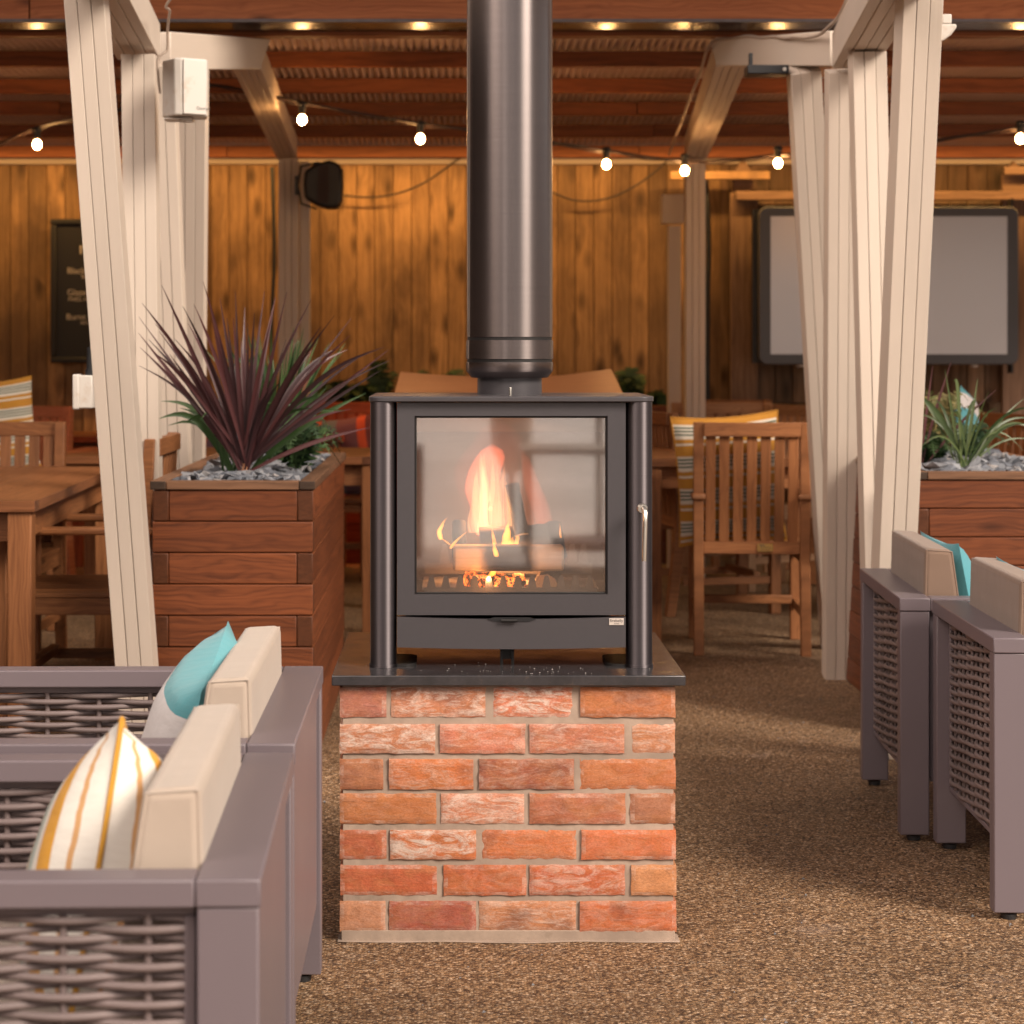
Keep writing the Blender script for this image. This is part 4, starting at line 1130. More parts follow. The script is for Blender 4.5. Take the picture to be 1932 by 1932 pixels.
m = MB(); m.tube([(9*k, 0, 31*k), (9*k, 0, 45*k), (10*k, 0, 84*k)], .011, 12); m.tube([(9*k, 0, 31*k), (9*k, 0, 42*k)], .015, 12); m.build('conduit', 'blackplastic', t, smooth=True)
# black speaker
c = P(612, 350, 11.45)
t = thing('wall_speaker', 'black loudspeaker on a wire bracket at the top of the left wall post', 'speaker', c)
k = 1/S(11.45); hz = 47*k
m = MB(); n = 10
poly = [(-36*k, -26*k*1), (-38*k, 0), (-36*k, 26*k), (-14*k, 40*k), (10*k, 46*k), (26*k, 42*k), (35*k, 30*k), (36*k, 0), (34*k, -30*k), (26*k, -44*k), (6*k, -45*k), (-16*k, -38*k)]
m.prism(poly, -.08, .08); m.build('cabinet', 'blackplastic', t, bevel=.02, segs=3)
m = MB(); m.prism([(-12*k, -33*k), (10*k, -36*k), (10*k, 37*k), (-10*k, 33*k)], -.084, -.078); m.build('grille', plain('speaker_grille', (.022, .008, .009), rough=.6), t)
m = MB(); m.tube([(-10*k, 0, 44*k), (-44*k, .0, 36*k), (-50*k, 0, 0), (-44*k, 0, -34*k), (-14*k, 0, -44*k)], .006, 8); m.box((-52*k, 0, 0), (.02, .04, .10)); m.build('bracket', 'blackplastic', t, smooth=False)
# floodlight
c = P(1789, 52, 6.05)
t = thing('floodlight', 'small white floodlight fixed to the right side of the right column', 'floodlight', c)
k = 1/S(6.05)
m = MB(); m.box((-6*k, 0, 14*k), (18*k, .05, 18*k)); m.build('mount_box', 'whiteplastic', t, bevel=.003)
m = MB(); m.prism([(-22*k, 4*k), (11*k, 4*k), (12*k, -2*k), (2*k, -16*k), (-14*k, -28*k), (-22*k, -28*k)], -.03, .05); m.build('lamp_head', 'whiteplastic', t, bevel=.004)
# black strip heater under the right cross arm
c = P(1446, 134, 7.75)
t = thing('strip_heater', 'black bar heater bolted under the right cross arm', 'heater', c); k = 1/S(7.75)
m = MB(); m.box((0, 0, 0), (78*k, .10, 17*k)); m.build('casing', 'blackplastic', t, bevel=.004)
m = MB(); m.lathe([(3.5*k, 0), (3.5*k, .006)], (0, 0, 0), 12)
for v in m.v: v[:] = (v.x+30*k, -v.z-.05, v.y)
m.build('bolt', 'chrome', t)
m = MB(); m.box((-30*k, 0, 20*k), (6*k, .03, 26*k)); m.build('bracket', 'blackplastic', t)

# cables
def cable(label, pts, r, mat='cable', sm=6, name='cable'):
    pts = [Vector(p) for p in pts]; q = []
    for i in range(len(pts)-1):
        p0 = pts[max(i-1, 0)]; p1 = pts[i]; p2 = pts[i+1]; p3 = pts[min(i+2, len(pts)-1)]
        for k in range(sm):
            u = k/sm; q.append(.5*((2*p1)+(-p0+p2)*u+(2*p0-5*p1+4*p2-p3)*u*u+(-p0+3*p1-3*p2+p3)*u**3))
    q.append(pts[-1]); m = MB(); m.tube(q, r, 8); o = m.build(name, mat, None, smooth=True)
    if label: tag(o, label, 'cable')
    return o
cable('pale cable clipped down the left column beside the white speaker', [P(325, -6, 6.3), P(313, 12, 6.7), P(320, 20, 6.8), P(318, 38, 6.85), P(316, 60, 6.9), P(316, 92, 6.93), P(308, 101, 6.93), P(298, 112, 6.93), P(299, 150, 6.93), P(302, 176, 6.93)], .0042, 'cablepale')
cable('pale cable looping along the right beam and cross arm, down to the wall post', [P(1598, -5, 7.0), P(1592, 12, 7.1), P(1580, 34, 7.25), P(1562, 52, 7.35), P(1545, 66, 7.53), P(1520, 71, 7.63), P(1500, 70, 7.70), P(1480, 72, 7.78), P(1460, 69, 7.86), P(1435, 71, 7.95), P(1410, 68, 8.03), P(1380, 73, 8.15), P(1352, 76, 8.24), P(1335, 92, 8.3), P(1322, 135, 8.6), P(1304, 180, 9.0), P(1288, 225, 9.9), P(1272, 265, 11.0), P(1262, 292, 11.6)], .006, 'cablepale')
cable('thin dark cable sagging across the back wall left of the flue', [P(645, 368, 12.9), P(680, 372, 12.9), P(718, 371, 12.9), P(760, 362, 12.9), P(800, 345, 12.9), P(835, 322, 12.9), P(865, 300, 12.9), P(885, 290, 12.9)], .006)
cable('thin dark cable sagging across the back wall right of the flue', [P(1010, 350, 12.9), P(1050, 366, 12.9), P(1080, 377, 12.9), P(1120, 379, 12.9), P(1160, 370, 12.9), P(1200, 350, 12.9), P(1235, 325, 12.9), P(1258, 304, 12.9)], .006)
cable('black conduit running down the back wall left of the left wall post', [P(513, 315, 12.9), P(516, 400, 12.9), P(517, 500, 12.9), P(512, 620, 12.9), P(510, 800, 12.9)], .012, 'blackplastic')
cable('black conduit running down the wall right of the right wall post', [P(1330, 330, 12.85), P(1335, 400, 12.85), P(1337, 480, 12.85), P(1335, 560, 12.85), P(1334, 800, 12.85)], .016, 'blackplastic')

# string lights
M['bulb'] = emis('bulb_glow', (1.0, .50, .17), 130)
sl = thing('string_lights', 'festoon string of warm glowing bulbs draped across under the roof', 'string lights', P(793, 235, 9.84))
SO = Vector(sl.location)
bulbs = [(70, 273, 10.04), (570, 226, 9.58), (793, 262, 9.84), (1144, 310, 10.3), (1292, 322, 10.45), (1468, 308, 10.3), (1925, 262, 9.8)]
path = [(-60, 285, 10.1), (0, 270, 10.1), (70, 240, 10.04), (137, 224, 9.9), (230, 205, 9.7), (300, 165, 9.6), (395, 160, 9.5), (480, 174, 9.55), (570, 193, 9.58), (680, 214, 9.7), (793, 233, 9.84), (880, 243, 9.95), (1000, 262, 10.1), (1050, 270, 10.2), (1144, 284, 10.3), (1230, 297, 10.4),
        (1292, 303, 10.45), (1340, 305, 10.5), (1400, 300, 10.4), (1468, 292, 10.3), (1600, 286, 10.1), (1779, 262, 9.95), (1925, 240, 9.8), (1990, 232, 9.8)]
pp = [P(*a)-SO for a in path]; q = []
for i in range(len(pp)-1):
    p0 = pp[max(i-1, 0)]; p1 = pp[i]; p2 = pp[i+1]; p3 = pp[min(i+2, len(pp)-1)]
    for k in range(6):
        u = k/6; q.append(.5*((2*p1)+(-p0+p2)*u+(2*p0-5*p1+4*p2-p3)*u*u+(-p0+3*p1-3*p2+p3)*u**3))
q.append(pp[-1]); m = MB(); m.tube(q, .0065, 8)
m.tube([v+Vector((0, .004, -.010+.004*math.sin(i*.9))) for i, v in enumerate(q)], .0035, 6); m.build('flex', 'cable', sl, smooth=True)
for (px, py, Z) in bulbs:
    c = P(px, py, Z)-SO
    h = MB(); h.lathe([(.015, .024), (.0155, .05), (.017, .052), (.017, .062), (.022, .064), (.022, .078), (.012, .084)], c, 20)
    ho = h.build('lamp_holder', 'blackplastic', sl, smooth=True)
    b = MB(); pr = []
    for i in range(13):
        a = math.pi*i/12; pr.append((max(.0005, 0.0195*math.sin(a)), -.023*math.cos(a)))
    b.lathe(pr, c, 20); b.build('bulb', 'bulb', ho, smooth=True)

# ------------------------------------------------------------------ teak furniture
def chair(name, label, loc, rz, mat='teak', group='teak garden armchairs at the tables', W_=.50, Hh=.95, arms=True):
    """origin under the middle of the back legs; the chair faces +y"""
    t = thing(name, label, 'chair', loc, rz, group)
    D = .50; lw = .042; ld = .05
    for s in (-1, 1):
        x = s*(W_/2-lw/2)
        b = MB()
        # rear leg + raked back upright in one
        b.prism([(-.0, 0), (.045, 0), (.045, .42), (-.0, .95 if False else Hh), (-.035, Hh), (-.012, .42)], x-lw/2, x+lw/2)
        for v in b.v: v[:] = (v.y, v.x-.06*(0 if v.z > .3 else (1-v.z/.3)), v.z)
        b.build('rear_leg', mat, t, bevel=.004)
        f = MB(); f.box((x, D-.02, (.63 if arms else .42)/2), (lw, ld, .63 if arms else .42)); f.build('front_leg', mat, t, bevel=.004)
        r_ = MB(); r_.box((x, D/2, .395), (.028, D-.07, .055)); r_.box((x, D/2, .16), (.022, D-.05, .035)); r_.build('side_rail', mat, t, bevel=.002)
        if arms:
            a = MB(); a.box((x, D/2-.0, .645), (.058, D+.07, .026)); a.build('armrest', mat, t, bevel=.009, segs=3)
    se = MB(); n = 8
    for i in range(n):
        wsl = (W_-.006)/n; se.box((-W_/2+.003+wsl*(i+.5), D/2+.02, .432), (wsl-.008, D-.03, .016))
    se.box((0, D+.005, .43), (W_, .03, .024))
    se.build('seat', mat, t, bevel=.003)
    fr = MB(); fr.box((0, D-.02, .395), (W_-2*lw, .028, .058)); fr.box((0, D-.10, .18), (W_-2*lw-.0, .03, .035)); fr.build('front_rail', mat, t, bevel=.003)
    bk = MB()
    def yb(z): return .02-.055*(z-.42)/(Hh-.42)
    bk.box((0, yb(Hh-.03)-.002, Hh-.030), (W_-2*lw+.0, .03, .058)); bk.box((0, yb(.44), .435), (W_-2*lw, .03, .05))
    ns = 7; gapw = (W_-2*lw)/ns
    for i in range(ns):
        x = -(W_-2*lw)/2+gapw*(i+.5)
        bk.beam((x, yb(.46), .46), (x, yb(Hh-.06), Hh-.058), gapw*.74, .013, up=(0, 1, 0))
    bo = bk.build('backrest', mat, t, bevel=.0025)
    return t, bo
def pillow(name, label, size, thick, loc, rot, mat, group=None, piping=None):
    m = MB(); n = 18
    w, h = size
    for sgn in (-1, 1):
        for j in range(n+1):
            for i in range(n+1):
                u = 2*i/n-1; v = 2*j/n-1
                k = (max(0, 1-abs(u)**2.6)*max(0, 1-abs(v)**2.6))**.55
                pinch = 1-.07*(1-v*v)*abs(u)**3; pinch2 = 1-.07*(1-u*u)*abs(v)**3
                wr = .006*noise.noise(Vector((u*2.5, v*2.5, loc[0]*5+sgn)))
                m.v.append(Vector((u*w/2*pinch, sgn*(k*thick/2+wr*k), v*h/2*pinch2)))
    for s_i in (0, 1):
        b0 = s_i*(n+1)**2
        for j in range(n):
            for i in range(n):
                q = [b0+j*(n+1)+i, b0+j*(n+1)+i+1, b0+(j+1)*(n+1)+i+1, b0+(j+1)*(n+1)+i]
                uvq = [(i/n, j/n), ((i+1)/n, j/n), ((i+1)/n, (j+1)/n), (i/n, (j+1)/n)]
                if s_i: q = q[::-1]; uvq = uvq[::-1]
                m.face(q, uvq)
    o = m.build(name, mat, None, smooth=True, loc=loc); o.rotation_euler = rot
    tag(o, label, 'cushion', group)
    if piping:
        pm = MB(); ring = []
        for i in range(n+1): ring.append((2*i/n-1, -1))
        for i in range(1, n+1): ring.append((1, 2*i/n-1))
        for i in range(n-1, -1, -1): ring.append((2*i/n-1, 1))
        for i in range(n-1, 0, -1): ring.append((-1, 2*i/n-1))
        pts = [Vector((u*w/2*(1-.07*(1-v*v)*abs(u)**3), 0, v*h/2*(1-.07*(1-u*u)*abs(v)**3))) for u, v in ring]; pts.append(pts[0])
        pm.tube(pts, .004, 6); pm.build('piping', piping, o, smooth=True)
    return o
cream = (.68, .60, .50); mus = (.50, .22, .02); grn = (.02, .07, .045)
M['str_mg'] = stripes('mustard_green_stripe', [(0, mus), (.13, cream), (.20, mus), (.33, cream), (.40, cream), (.45, grn), (.50, cream), (.56, grn), (.61, cream), (.67, grn), (.72, cream), (.80, mus)], 1, 4.0)
ywW, ywM, ywT, ywB = (.78, .74, .68), (.68, .32, .02), (.60, .33, .14), (.36, .45, .42)
M['str_yw'] = stripes('mustard_blue_stripe', [(0, ywW), (.10, ywM), (.20, ywW), (.30, ywT), (.36, ywB), (.50, ywT), (.56, ywW), (.62, ywB), (.68, ywT), (.715, ywB), (.755, ywT), (.785, ywB), (.825, ywW), (.86, ywM), (.925, ywW), (.962, ywT), (.972, ywW)], 0, 1.0)
M['str_tw'] = stripes('teal_white_blocks', [(0, (.10, .36, .42)), (.60, (.74, .70, .70)), (.875, (.10, .36, .42))], 1, 1.0)
M['str_ob'] = stripes('orange_blue_stripe', [(0, (.50, .13, .05)), (.12, (.12, .07, .08)), (.2, (.55, .15, .06)), (.32, (.16, .12, .16)), (.6, (.12, .22, .28)), (.82, (.55, .15, .06)), (.92, (.16, .1, .12))], 0, 1.0)

M['mustardcord'] = fabric('mustard_cord', (.55, .28, .04))
GR = 'teak garden armchairs at the tables'
# hero chair, back to camera
t, bo = chair('garden_chair', 'teak armchair seen from behind with a brass plate, right of the stove', ((1418-CX)/F*8.72, 8.72, 0), R(-4), 'teak', GR, W_=.475)
# re-sit: faces away from the camera (+y)
m = MB(); m.box((.055, -.003, .437), (.062, .003, .030)); bp_ = m.build('brass_plate', 'brass', t)
text_obj('plate_lettering', 'Teak Seat', .009, (.055, -.0052, .440), 'ink', bp_, align='CENTER', ext=.0002) if False else None
m = MB()
for i, w in enumerate((.02, .045, .045, .04)): m.box((.055 if i else .042, -.0048, .446-i*.006), (w, .0008, .0012 if i else .004))
m.build('engraving', 'ink', bp_)
pillow('cushion', 'mustard and green striped cushion on the teak armchair right of the stove', (.44, .54), .10, Vector(((1376-CX)/F*8.80, 8.83, .712)), (R(2), R(-4), R(-4)), 'str_mg', piping='str_mg')
chairs = [
    ('pale teak armchair facing the camera across the right table', ((1362-CX)/F*11.9, 11.9, 0), R(180), 'teak2', .56),
    ('red-brown chair top showing just above the pale armchair at the right table', ((1385-CX)/F*12.55, 12.55, 0), R(184), 'teak', .45),
    ('slatted teak chair turned sideways behind the right timber column', ((1500-CX)/F*11.4, 11.4, 0), R(120), 'teak2', .50),
    ('teak chair at the far right edge behind the right planter', ((1885-CX)/F*9.9, 9.9, 0), R(105), 'teak', .56),
    ('teak armchair with an orange and blue cushion directly left of the stove', ((640-CX)/F*11.9, 12.0, 0), R(172), 'teak', .50),
    ('teak armchair tucked side-on to the near left table, behind the left column', ((296-CX)/F*7.35, 7.35, 0), R(90), 'teak', .60),
    ('teak chair back standing across the near left table at the left edge', ((8-CX)/F*8.75, 8.75, 0), R(178), 'teak', .50),
    ('teak chair turned sideways by the back wall at the left edge', ((62-CX)/F*11.2, 11.2, 0), R(150), 'teak2', .50),
    ('teak armchair side-on in the shade under the right table', ((1262-CX)/F*9.9, 10.2, 0), R(-78), 'teak', .50),
    ('teak chair behind the spiky purple plant, orange cushion on it', ((420-CX)/F*11.0, 11.2, 0), R(195), 'teak2', .50),
]
for lab, loc, rz, mt, w in chairs: chair('garden_chair', lab, loc, rz, mt, GR, W_=w)
pillow('cushion', 'orange and blue striped cushion on the chair directly left of the stove', (.44, .46), .13, P(662, 862, 11.9), (R(-6), R(8), R(160)), 'str_ob')
pillow('cushion', 'striped cushion propped behind the chair back at the left edge', (.42, .42), .12, P(-22, 808, 9.3), (R(4), R(-6), R(6)), 'str_mg')
pillow('cushion', 'bright orange cushion glowing behind the spiky purple plant', (.42, .36), .12, P(415, 815, 11.0), (R(-6), R(8), R(20)), 'str_ob')
pillow('cushion', 'teal and white cushion standing on its corner behind the right planter ferns', (.24, .24), .09, P(1822, 792, 9.4), (R(0), R(20), R(60)), 'str_tw')
def table(label, x0, x1, y0, y1, h=.78, rz=0, leg=.075, mat='tabletop'):
    t = thing('dining_table', label, 'table', ((x0+x1)/2, (y0+y1)/2, 0), rz, 'teak dining tables')
    w, d = x1-x0, y1-y0
    tp = MB(); nb = 7; long_x = w > d
    if long_x:
        bw = (d-.0)/nb
        for i in range(nb): tp.box((0, -d/2+bw*(i+.5), h-.0175), (w-.17, bw-.0004, .033))
        for s in (-1, 1): tp.box((s*(w/2-.042), 0, h-.0175), (.083, d, .035), long=1)
    else:
        bw = w/nb
        for i in range(nb): tp.box((-w/2+bw*(i+.5), 0, h-.0175), (bw-.0004, d-.17, .033))
        for s in (-1, 1): tp.box((0, s*(d/2-.042), h-.0175), (w, .083, .035), long=0)
    tp.build('tabletop', mat, t, bevel=.0008)
    ap = MB()
    for s in (-1, 1):
        ap.box((0, s*(d/2-.06), h-.085), (w-.14, .025, .09)); ap.box((s*(w/2-.06), 0, h-.085), (.025, d-.14, .09))
    ap.build('apron', 'teak', t, bevel=.002)
    for sx in (-1, 1):
        for sy in (-1, 1):
            l = MB(); l.box((sx*(w/2-leg/2-.012), sy*(d/2-leg/2-.012), (h-.036)/2), (leg, leg, h-.036), long=2); l.build('leg', 'teak', t, bevel=.004)
    return t
table('long teak table at the left edge in front of the left column', -2.35, (48-CX)/F*6.62, 6.62, 8.62, .775, R(1.5))
table('teak table near the back wall, behind the near left table', (85-CX)/F*9.4, (85-CX)/F*9.4+1.5, 9.4, 10.3, .775, R(-2))
table('dark red-lit table right against the back wall behind the left column', (90-CX)/F*11.6, (90-CX)/F*11.6+1.6, 11.6, 12.3, .775, 0)
table('broad teak table partly hidden by the stove on its left', (1216-CX)/F*9.02, (1216-CX)/F*9.02+1.15, 9.02, 11.4, .785, 0, .062)

# ------------------------------------------------------------------ lounge armchairs
def lounge(label, loc, rz, Wd, D=.78, H_=.617, cz=.71, flip=1, cmat='cushion', cush_len=None, clabel='', solid_back=False):
    """origin at the near end of the back rail's outer edge; the back runs along +y, the seat opens toward flip*x"""
    t = thing('lounge_chair', label, 'armchair', loc, rz, 'taupe metal lounge chairs')
    f = flip; rw = .078; th = .034; aw = .058; lt = .045
    fr = MB()
    fr.box((f*rw/2, Wd/2, H_-th/2), (rw, Wd, th))                                  # back rail
    fr.build('back_rail', 'alu', t, bevel=.003)
    for y in (aw/2, Wd-aw/2):
        a = MB(); a.box((f*(rw+.0005+(D-rw)/2), y, H_-th/2), (D-rw, aw, th)); a.build('armrest', 'alu', t, bevel=.003)
    for (x, y) in ((rw/2, lt/2+.003), (rw/2, Wd-lt/2-.003), (D-rw/2, lt/2+.003), (D-rw/2, Wd-lt/2-.003)):
        l = MB(); l.box((f*x, y, (H_-th)/2+.008), (rw-.004, lt, H_-th-.016), long=2); lo = l.build('leg', 'alu', t, bevel=.003)
        q = MB(); q.lathe([(.016, 0), (.018, .012)], (f*x, y, 0), 16); q.build('foot', 'foot', lo, smooth=True)
    # woven panels
    def weave(name, p0, u, ln, z0, z1, nv, nh, rr=.0054):
        """u: unit direction of the panel; stakes upright, rods bulging in and out"""
        m = MB(); nrm = Vector((-u.y, u.x, 0)); p0 = Vector(p0)
        for i in range(nv):
            x = ln*(i+.5)/nv; m.tube([p0+u*x+Vector((0, 0, z0)), p0+u*x+Vector((0, 0, z1))], .0052, 8)
        for j in range(nh):
            z = z0+(z1-z0)*(j+.5)/nh; pts = []
            for k in range(nv*8+1):
                x = ln*k/(nv*8); ph = (x/ln*nv-.5)*math.pi+(j % 2)*math.pi
                pts.append(p0+u*x+nrm*(math.cos(ph)*.0095)+Vector((0, 0, z+.0012*math.sin(j*3+x*9))))
            m.tube(pts, rr, 8)
        o = m.build(name, 'wicker', t, smooth=True)
        fm = MB()
        fm.box(p0+u*ln/2+Vector((0, 0, z1+.006)), (abs(u.x)*ln+.012, abs(u.y)*ln+.012, .012)); fm.box(p0+u*ln/2+Vector((0, 0, z0-.006)), (abs(u.x)*ln+.012, abs(u.y)*ln+.012, .012))
        for e in (0, ln): fm.box(p0+u*e+Vector((0, 0, (z0+z1)/2)), (.014, .014, z1-z0), long=2)
        fm.build('panel_frame', 'alu', o, bevel=.002)
    z0, z1 = .16, H_-th-.014
    if solid_back:
        bp = MB(); bp.box((f*.016, Wd/2, (z0+z1)/2), (.012, Wd-2*lt-.012, z1-z0+.01)); bp.build('back_panel', 'alu', t, bevel=.002)
    else: weave('back_panel', (f*rw*.5, lt+.012, 0), Vector((0, 1, 0)), Wd-2*lt-.024, z0, z1, max(3, int((Wd-.1)/.10)), 36)
    for y in (aw*.5, Wd-aw*.5):
        weave('side_panel', (f*(rw+.008) if f > 0 else -(D-rw-.008), y, 0), Vector((1, 0, 0)), D-2*rw-.016, z0, z1, 6, 36)
    se = MB(); se.box((f*(D/2+.01), Wd/2, .27), (D-.09, Wd-2*aw-.01, .05)); se.build('seat_frame', 'alu', t, bevel=.004)
    # loose cushions: things of their own
    M4 = Matrix.Translation(Vector(loc)) @ Matrix.Rotation(rz, 4, 'Z')
    cl = cush_len or Wd-2*aw-.05
    m = MB(); hh = cz-.40; tb_, tt_ = .125, .070; xo = rw-.008
    m.prism([(f*xo, .40), (f*(xo+tb_), .40), (f*(xo+.010+tt_), cz-.004), (f*(xo+.008), cz)][::(1 if f > 0 else -1)], (Wd-cl)/2, (Wd+cl)/2)
    o = m.build('back_cushion', cmat, None, bevel=.014, segs=5)
    o.matrix_world = M4
    pm = MB(); k_ = .0045
    prof = [(f*(xo+k_), .41), (f*(xo+.008+k_), cz-k_), (f*(xo+.010+tt_-k_), cz-.004-k_), (f*(xo+tb_-k_), .41)]
    for yy_ in ((Wd-cl)/2+.004, (Wd+cl)/2-.004):
        pm = MB(); pm.tube([(a_, yy_, b_) for a_, b_ in prof], .0032, 6); pm.build('piping', cmat, o, smooth=True)
    tag(o, clabel[0], 'cushion', 'plain taupe seat and back cushions')
    m = MB(); m.box((0, 0, 0), (D-.20, Wd-2*aw-.03, .12)); o2 = m.build('seat_cushion', cmat, None, bevel=.025, segs=5)
    o2.matrix_world = M4 @ Matrix.Translation(Vector((f*(D/2+.085), Wd/2, .36)))
    tag(o2, clabel[1], 'cushion', 'plain taupe seat and back cushions')
    return t
# left pair: backs to the right
lounge('taupe metal lounge chair nearest the camera at the bottom left', ((492-CX)/F*2.53, 2.53, 0), R(1.5), .80, flip=-1, solid_back=True, clabel=('pale back cushion behind the mustard striped pillow', 'pale seat cushion under the mustard striped pillow'))
lounge('taupe metal lounge chair with the teal pillow, between the nearest chair and the planter', ((557-CX)/F*3.40, 3.40, 0), R(.5), .84, flip=-1, solid_back=True, clabel=('pale back cushion behind the teal and white pillow', 'pale seat cushion under the teal and white pillow'))
# right pair: backs to the left
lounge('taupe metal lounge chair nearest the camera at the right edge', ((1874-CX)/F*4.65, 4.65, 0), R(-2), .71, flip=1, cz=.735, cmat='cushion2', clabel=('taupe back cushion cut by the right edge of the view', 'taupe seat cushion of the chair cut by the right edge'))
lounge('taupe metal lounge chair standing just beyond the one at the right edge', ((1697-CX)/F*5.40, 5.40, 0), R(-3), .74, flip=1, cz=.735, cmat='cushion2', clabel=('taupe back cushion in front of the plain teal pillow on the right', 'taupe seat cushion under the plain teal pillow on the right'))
# throw pillows
pillow('throw_pillow', 'mustard, white and blue striped pillow on the nearest left chair', (.42, .40), .25, (-.463, 2.93, .475), (R(-5), R(-30), R(-90)), 'str_yw', piping='mustardcord')
pillow('throw_pillow', 'teal and white colour-block pillow on the second left chair', (.42, .44), .20, (-.470, 3.80, .495), (R(-12), R(9), R(-90)), 'str_tw')
pillow('throw_pillow', 'plain teal pillow against the right-hand back cushion', (.40, .40), .13, (1.345, 5.76, .545), (R(12), R(0), R(-88)), 'teal')
pillow('throw_pillow', 'plain teal pillow barely showing at the right edge', (.40, .40), .13, (1.37, 5.02, .545), (R(12), R(0), R(-88)), 'teal')

# ------------------------------------------------------------------ unseen surroundings added behind the camera for reflections in glass and flue
mb = MB(); mb.box((0, -22, .004), (60, 38, .008)); o = mb.build('added_patio_paving', plain('pale_paving', (.70, .69, .69), rough=.8, var=.2, nscale=2)); tag(o, kind='structure')  # added out of view, pale so the door glass mirrors something bright
for (x, y, lab) in ((.9, -4.2, 'white parasol added on the patio behind the viewer for reflections'),):  # added parasol, a bright thing for the stove glass to mirror
    t = thing('parasol', lab, 'parasol', (x, y, 0))
    m = MB(); m.tube([(0, 0, 0), (0, 0, 2.7)], .025, 12); m.build('pole', 'whiteplastic', t)
    m = MB(); m.lathe([(1.5, 2.1), (.8, 2.42), (.02, 2.7)], (0, 0, 0), 8, cap=False); m.build('canopy', plain('parasol_cloth', (.8, .78, .74), rough=.9), t, solid=.004)
    m = MB(); m.lathe([(.3, 0), (.3, .06), (.04, .08)], (0, 0, 0), 24); m.build('base', 'gutter', t)
mb = MB(); mb.box((-7.2, -2, 2.6), (.3, 30, 5.2)); bo_ = mb.build('added_building_wall', plain('dark_render', (.035, .025, .022), rough=.9, var=.3, nscale=3)); tag(bo_, 'tall dark building wall added on the left to darken reflections', 'building')  # added dark wall, keeps the left side of the flue reflection dark
mb = MB(); mb.box((0, 0, .74), (.8, .8, .03)); t = thing('added_bistro_table', 'white square bistro table added behind the viewer for reflections', 'table', (.78, -3.4, -.08)); mb.build('tabletop', 'whiteplastic', t, bevel=.004)  # added table, its top mirrors as a white bar in the glass
for sx in (-1, 1):
    for sy in (-1, 1): mb = MB(); mb.box((sx*.36, sy*.36, .36), (.04, .04, .72)); mb.build('leg', 'whiteplastic', t)
t = thing('added_closed_parasol', 'folded white parasol added upright behind the viewer for reflections', 'parasol', (.36, -4.6, 0))  # added to give the glass a pale upright reflection
mb = MB(); mb.lathe([(.05, .45), (.13, .6), (.16, 1.1), (.10, 1.9), (.02, 2.5)], (0, 0, 0), 20); mb.build('cloth', 'whiteplastic', t, smooth=True)
mb = MB(); mb.tube([(0, 0, 0), (0, 0, 2.6)], .02, 10); mb.build('pole', 'whiteplastic', t)
t = thing('added_dark_planter', 'dark square planter added behind the viewer as a dark reflection', 'planter', (-.55, -3.8, 0))  # added dark box, gives the glass reflection some contrast
mb = MB(); mb.box((0, 0, .33), (.7, .7, .66)); mb.build('box_body', 'alu', t, bevel=.01)
hm = MB()
for i in range(5200):
    x = rng.uniform(-24, 24); y = -36+rng.uniform(-1, 1); z = rng.uniform(0, 1.1)
    s_ = rng.uniform(.1, .3); v = Vector((x, y, z)); a = Vector((rng.uniform(-1, 1), rng.uniform(-1, 1), rng.uniform(-1, 1))).normalized()*s_; b = Vector((rng.uniform(-1, 1), rng.uniform(-1, 1), rng.uniform(-1, 1))).normalized()*s_
    k = len(hm.v); hm.v += [v, v+a, v+a+b, v+b]; hm.face([k, k+1, k+2, k+3], None, rng.random())
o = hm.build('hedge', 'green'); tag(o, 'clipped green hedge added behind the viewer, kept low for reflected sky', 'hedge', kind='stuff')  # added hedge, low so flue and screen mirror bright sky above it

# ------------------------------------------------------------------ lights
def look(o, d): o.rotation_euler = Vector(d).to_track_quat('-Z', 'Y').to_euler()
SUN_EL, SUN_AZ = 35, 131     # azimuth clockwise from +y (north): behind the camera, to the right
az = R(SUN_AZ); el = R(SUN_EL)
sd = Vector((math.sin(az)*math.cos(el), math.cos(az)*math.cos(el), math.sin(el)))
sun = bpy.data.objects.new('sun', bpy.data.lights.new('sun', 'SUN')); COL.objects.link(sun)
sun.data.energy = 3.3; sun.data.angle = R(24); sun.data.color = (1.0, .87, .73); look(sun, -sd)
w = bpy.data.worlds.new('World'); SC.world = w; w.use_nodes = True; nt = w.node_tree
bg = nt.nodes['Background']; sky = nt.nodes.new('ShaderNodeTexSky'); sky.sky_type = 'NISHITA'; sky.sun_disc = False
sky.sun_elevation = el; sky.sun_rotation = -az; sky.dust_density = 4.0; sky.air_density = 1.0; sky.ozone_density = .6
hs = nt.nodes.new('ShaderNodeHueSaturation'); hs.inputs['Saturation'].default_value = .28; nt.links.new(sky.outputs[0], hs.inputs['Color'])
tn = nt.nodes.new('ShaderNodeMix'); tn.data_type = 'RGBA'; tn.blend_type = 'MULTIPLY'; tn.inputs[0].default_value = 1; tn.inputs[7].default_value = (1.0, .87, .78, 1)
nt.links.new(hs.outputs[0], tn.inputs[6]); nt.links.new(tn.outputs[2], bg.inputs[0]); bg.inputs[1].default_value = .108

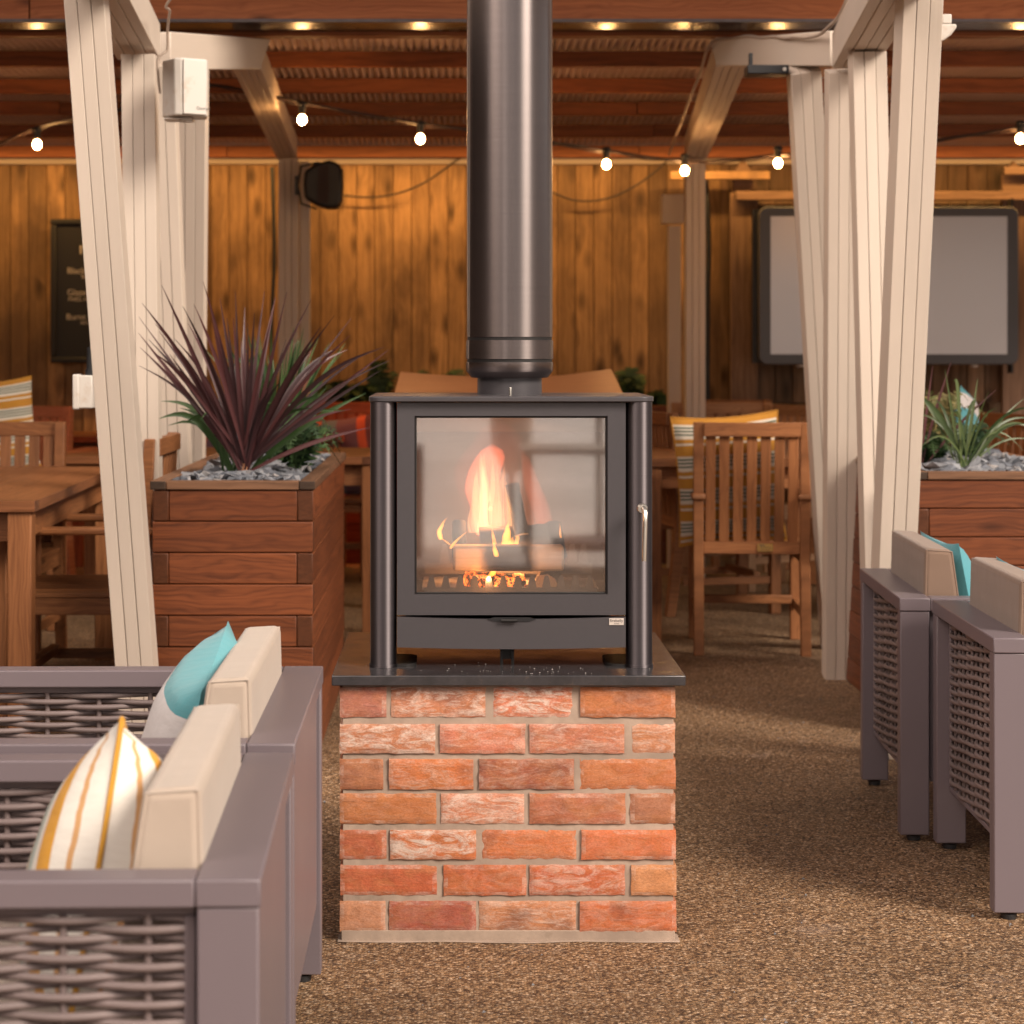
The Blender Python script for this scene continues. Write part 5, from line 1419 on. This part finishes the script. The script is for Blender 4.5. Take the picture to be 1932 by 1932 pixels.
def area(name, loc, d, sx, sy, e, c):
    l = bpy.data.lights.new(name, 'AREA'); l.shape = 'RECTANGLE'; l.size = sx; l.size_y = sy; l.energy = e; l.color = c
    o = bpy.data.objects.new(name, l); COL.objects.link(o); o.location = loc; look(o, d); return o
def point(name, loc, e, c, r=.03):
    l = bpy.data.lights.new(name, 'POINT'); l.energy = e; l.color = c; l.shadow_soft_size = r
    o = bpy.data.objects.new(name, l); COL.objects.link(o); o.location = loc; return o
# the wall-washer strip over the back wall
area('wall_strip_light', (.0, 12.55, WT+.0), (0, .36, -1), 8.6, .03, 34, (1.0, .54, .16))
# infra-red heaters of the shelter, out of sight on the left and behind the flue
def spot(name, loc, tgt, e, c, ang):
    l = bpy.data.lights.new(name, 'SPOT'); l.energy = e; l.color = c; l.spot_size = R(ang); l.spot_blend = .8; l.shadow_soft_size = .08
    o = bpy.data.objects.new(name, l); COL.objects.link(o); o.location = loc; look(o, Vector(tgt)-Vector(loc)); return o
spot('heater_glow', (.28, 11.2, 2.05), (-.66, 12.1, .72), 55, (1.0, .13, .03), 36)
spot('heater_glow', (-1.6, 9.2, 2.25), (-2.35, 10.6, .72), 40, (1.0, .11, .02), 66)
spot('heater_glow', (-2.6, 9.6, 1.9), (-2.9, 10.2, 2.5), 9, (1.0, .07, .01), 80)
point('fire_light', P(925, 960, FZ+.045), 1.5, (1.0, .45, .16), .004)
point('fire_light', P(921, 1092, LZ-.065), 1.0, (1.0, .45, .16), .006)
point('fire_light', P(958, 1052, LZ+.055), 2.2, (1.0, .42, .13), .012)
point('fire_light', P(905, 1090, LZ+.02), .8, (1.0, .30, .08), .01)

# ------------------------------------------------------------------ camera
cd = bpy.data.cameras.new('camera'); cam = bpy.data.objects.new('camera', cd); COL.objects.link(cam); SC.camera = cam
cam.location = (0, 0, CH); cam.rotation_euler = (R(90), 0, 0)
cd.sensor_fit = 'HORIZONTAL'; cd.sensor_width = 24.0; cd.lens = F/1932*24.0
cd.shift_x = (966-CX)/1932; cd.shift_y = -(966-YH)/1932
cd.clip_end = 500; cd.clip_start = .05
cd.dof.use_dof = True; cd.dof.focus_distance = 4.6; cd.dof.aperture_fstop = 4.0
SC.view_settings.view_transform = 'Standard'; SC.view_settings.look = 'None'; SC.view_settings.gamma = 1.0
SC.view_settings.exposure = 0.7
SC.cycles.max_bounces = 8; SC.cycles.transparent_max_bounces = 12
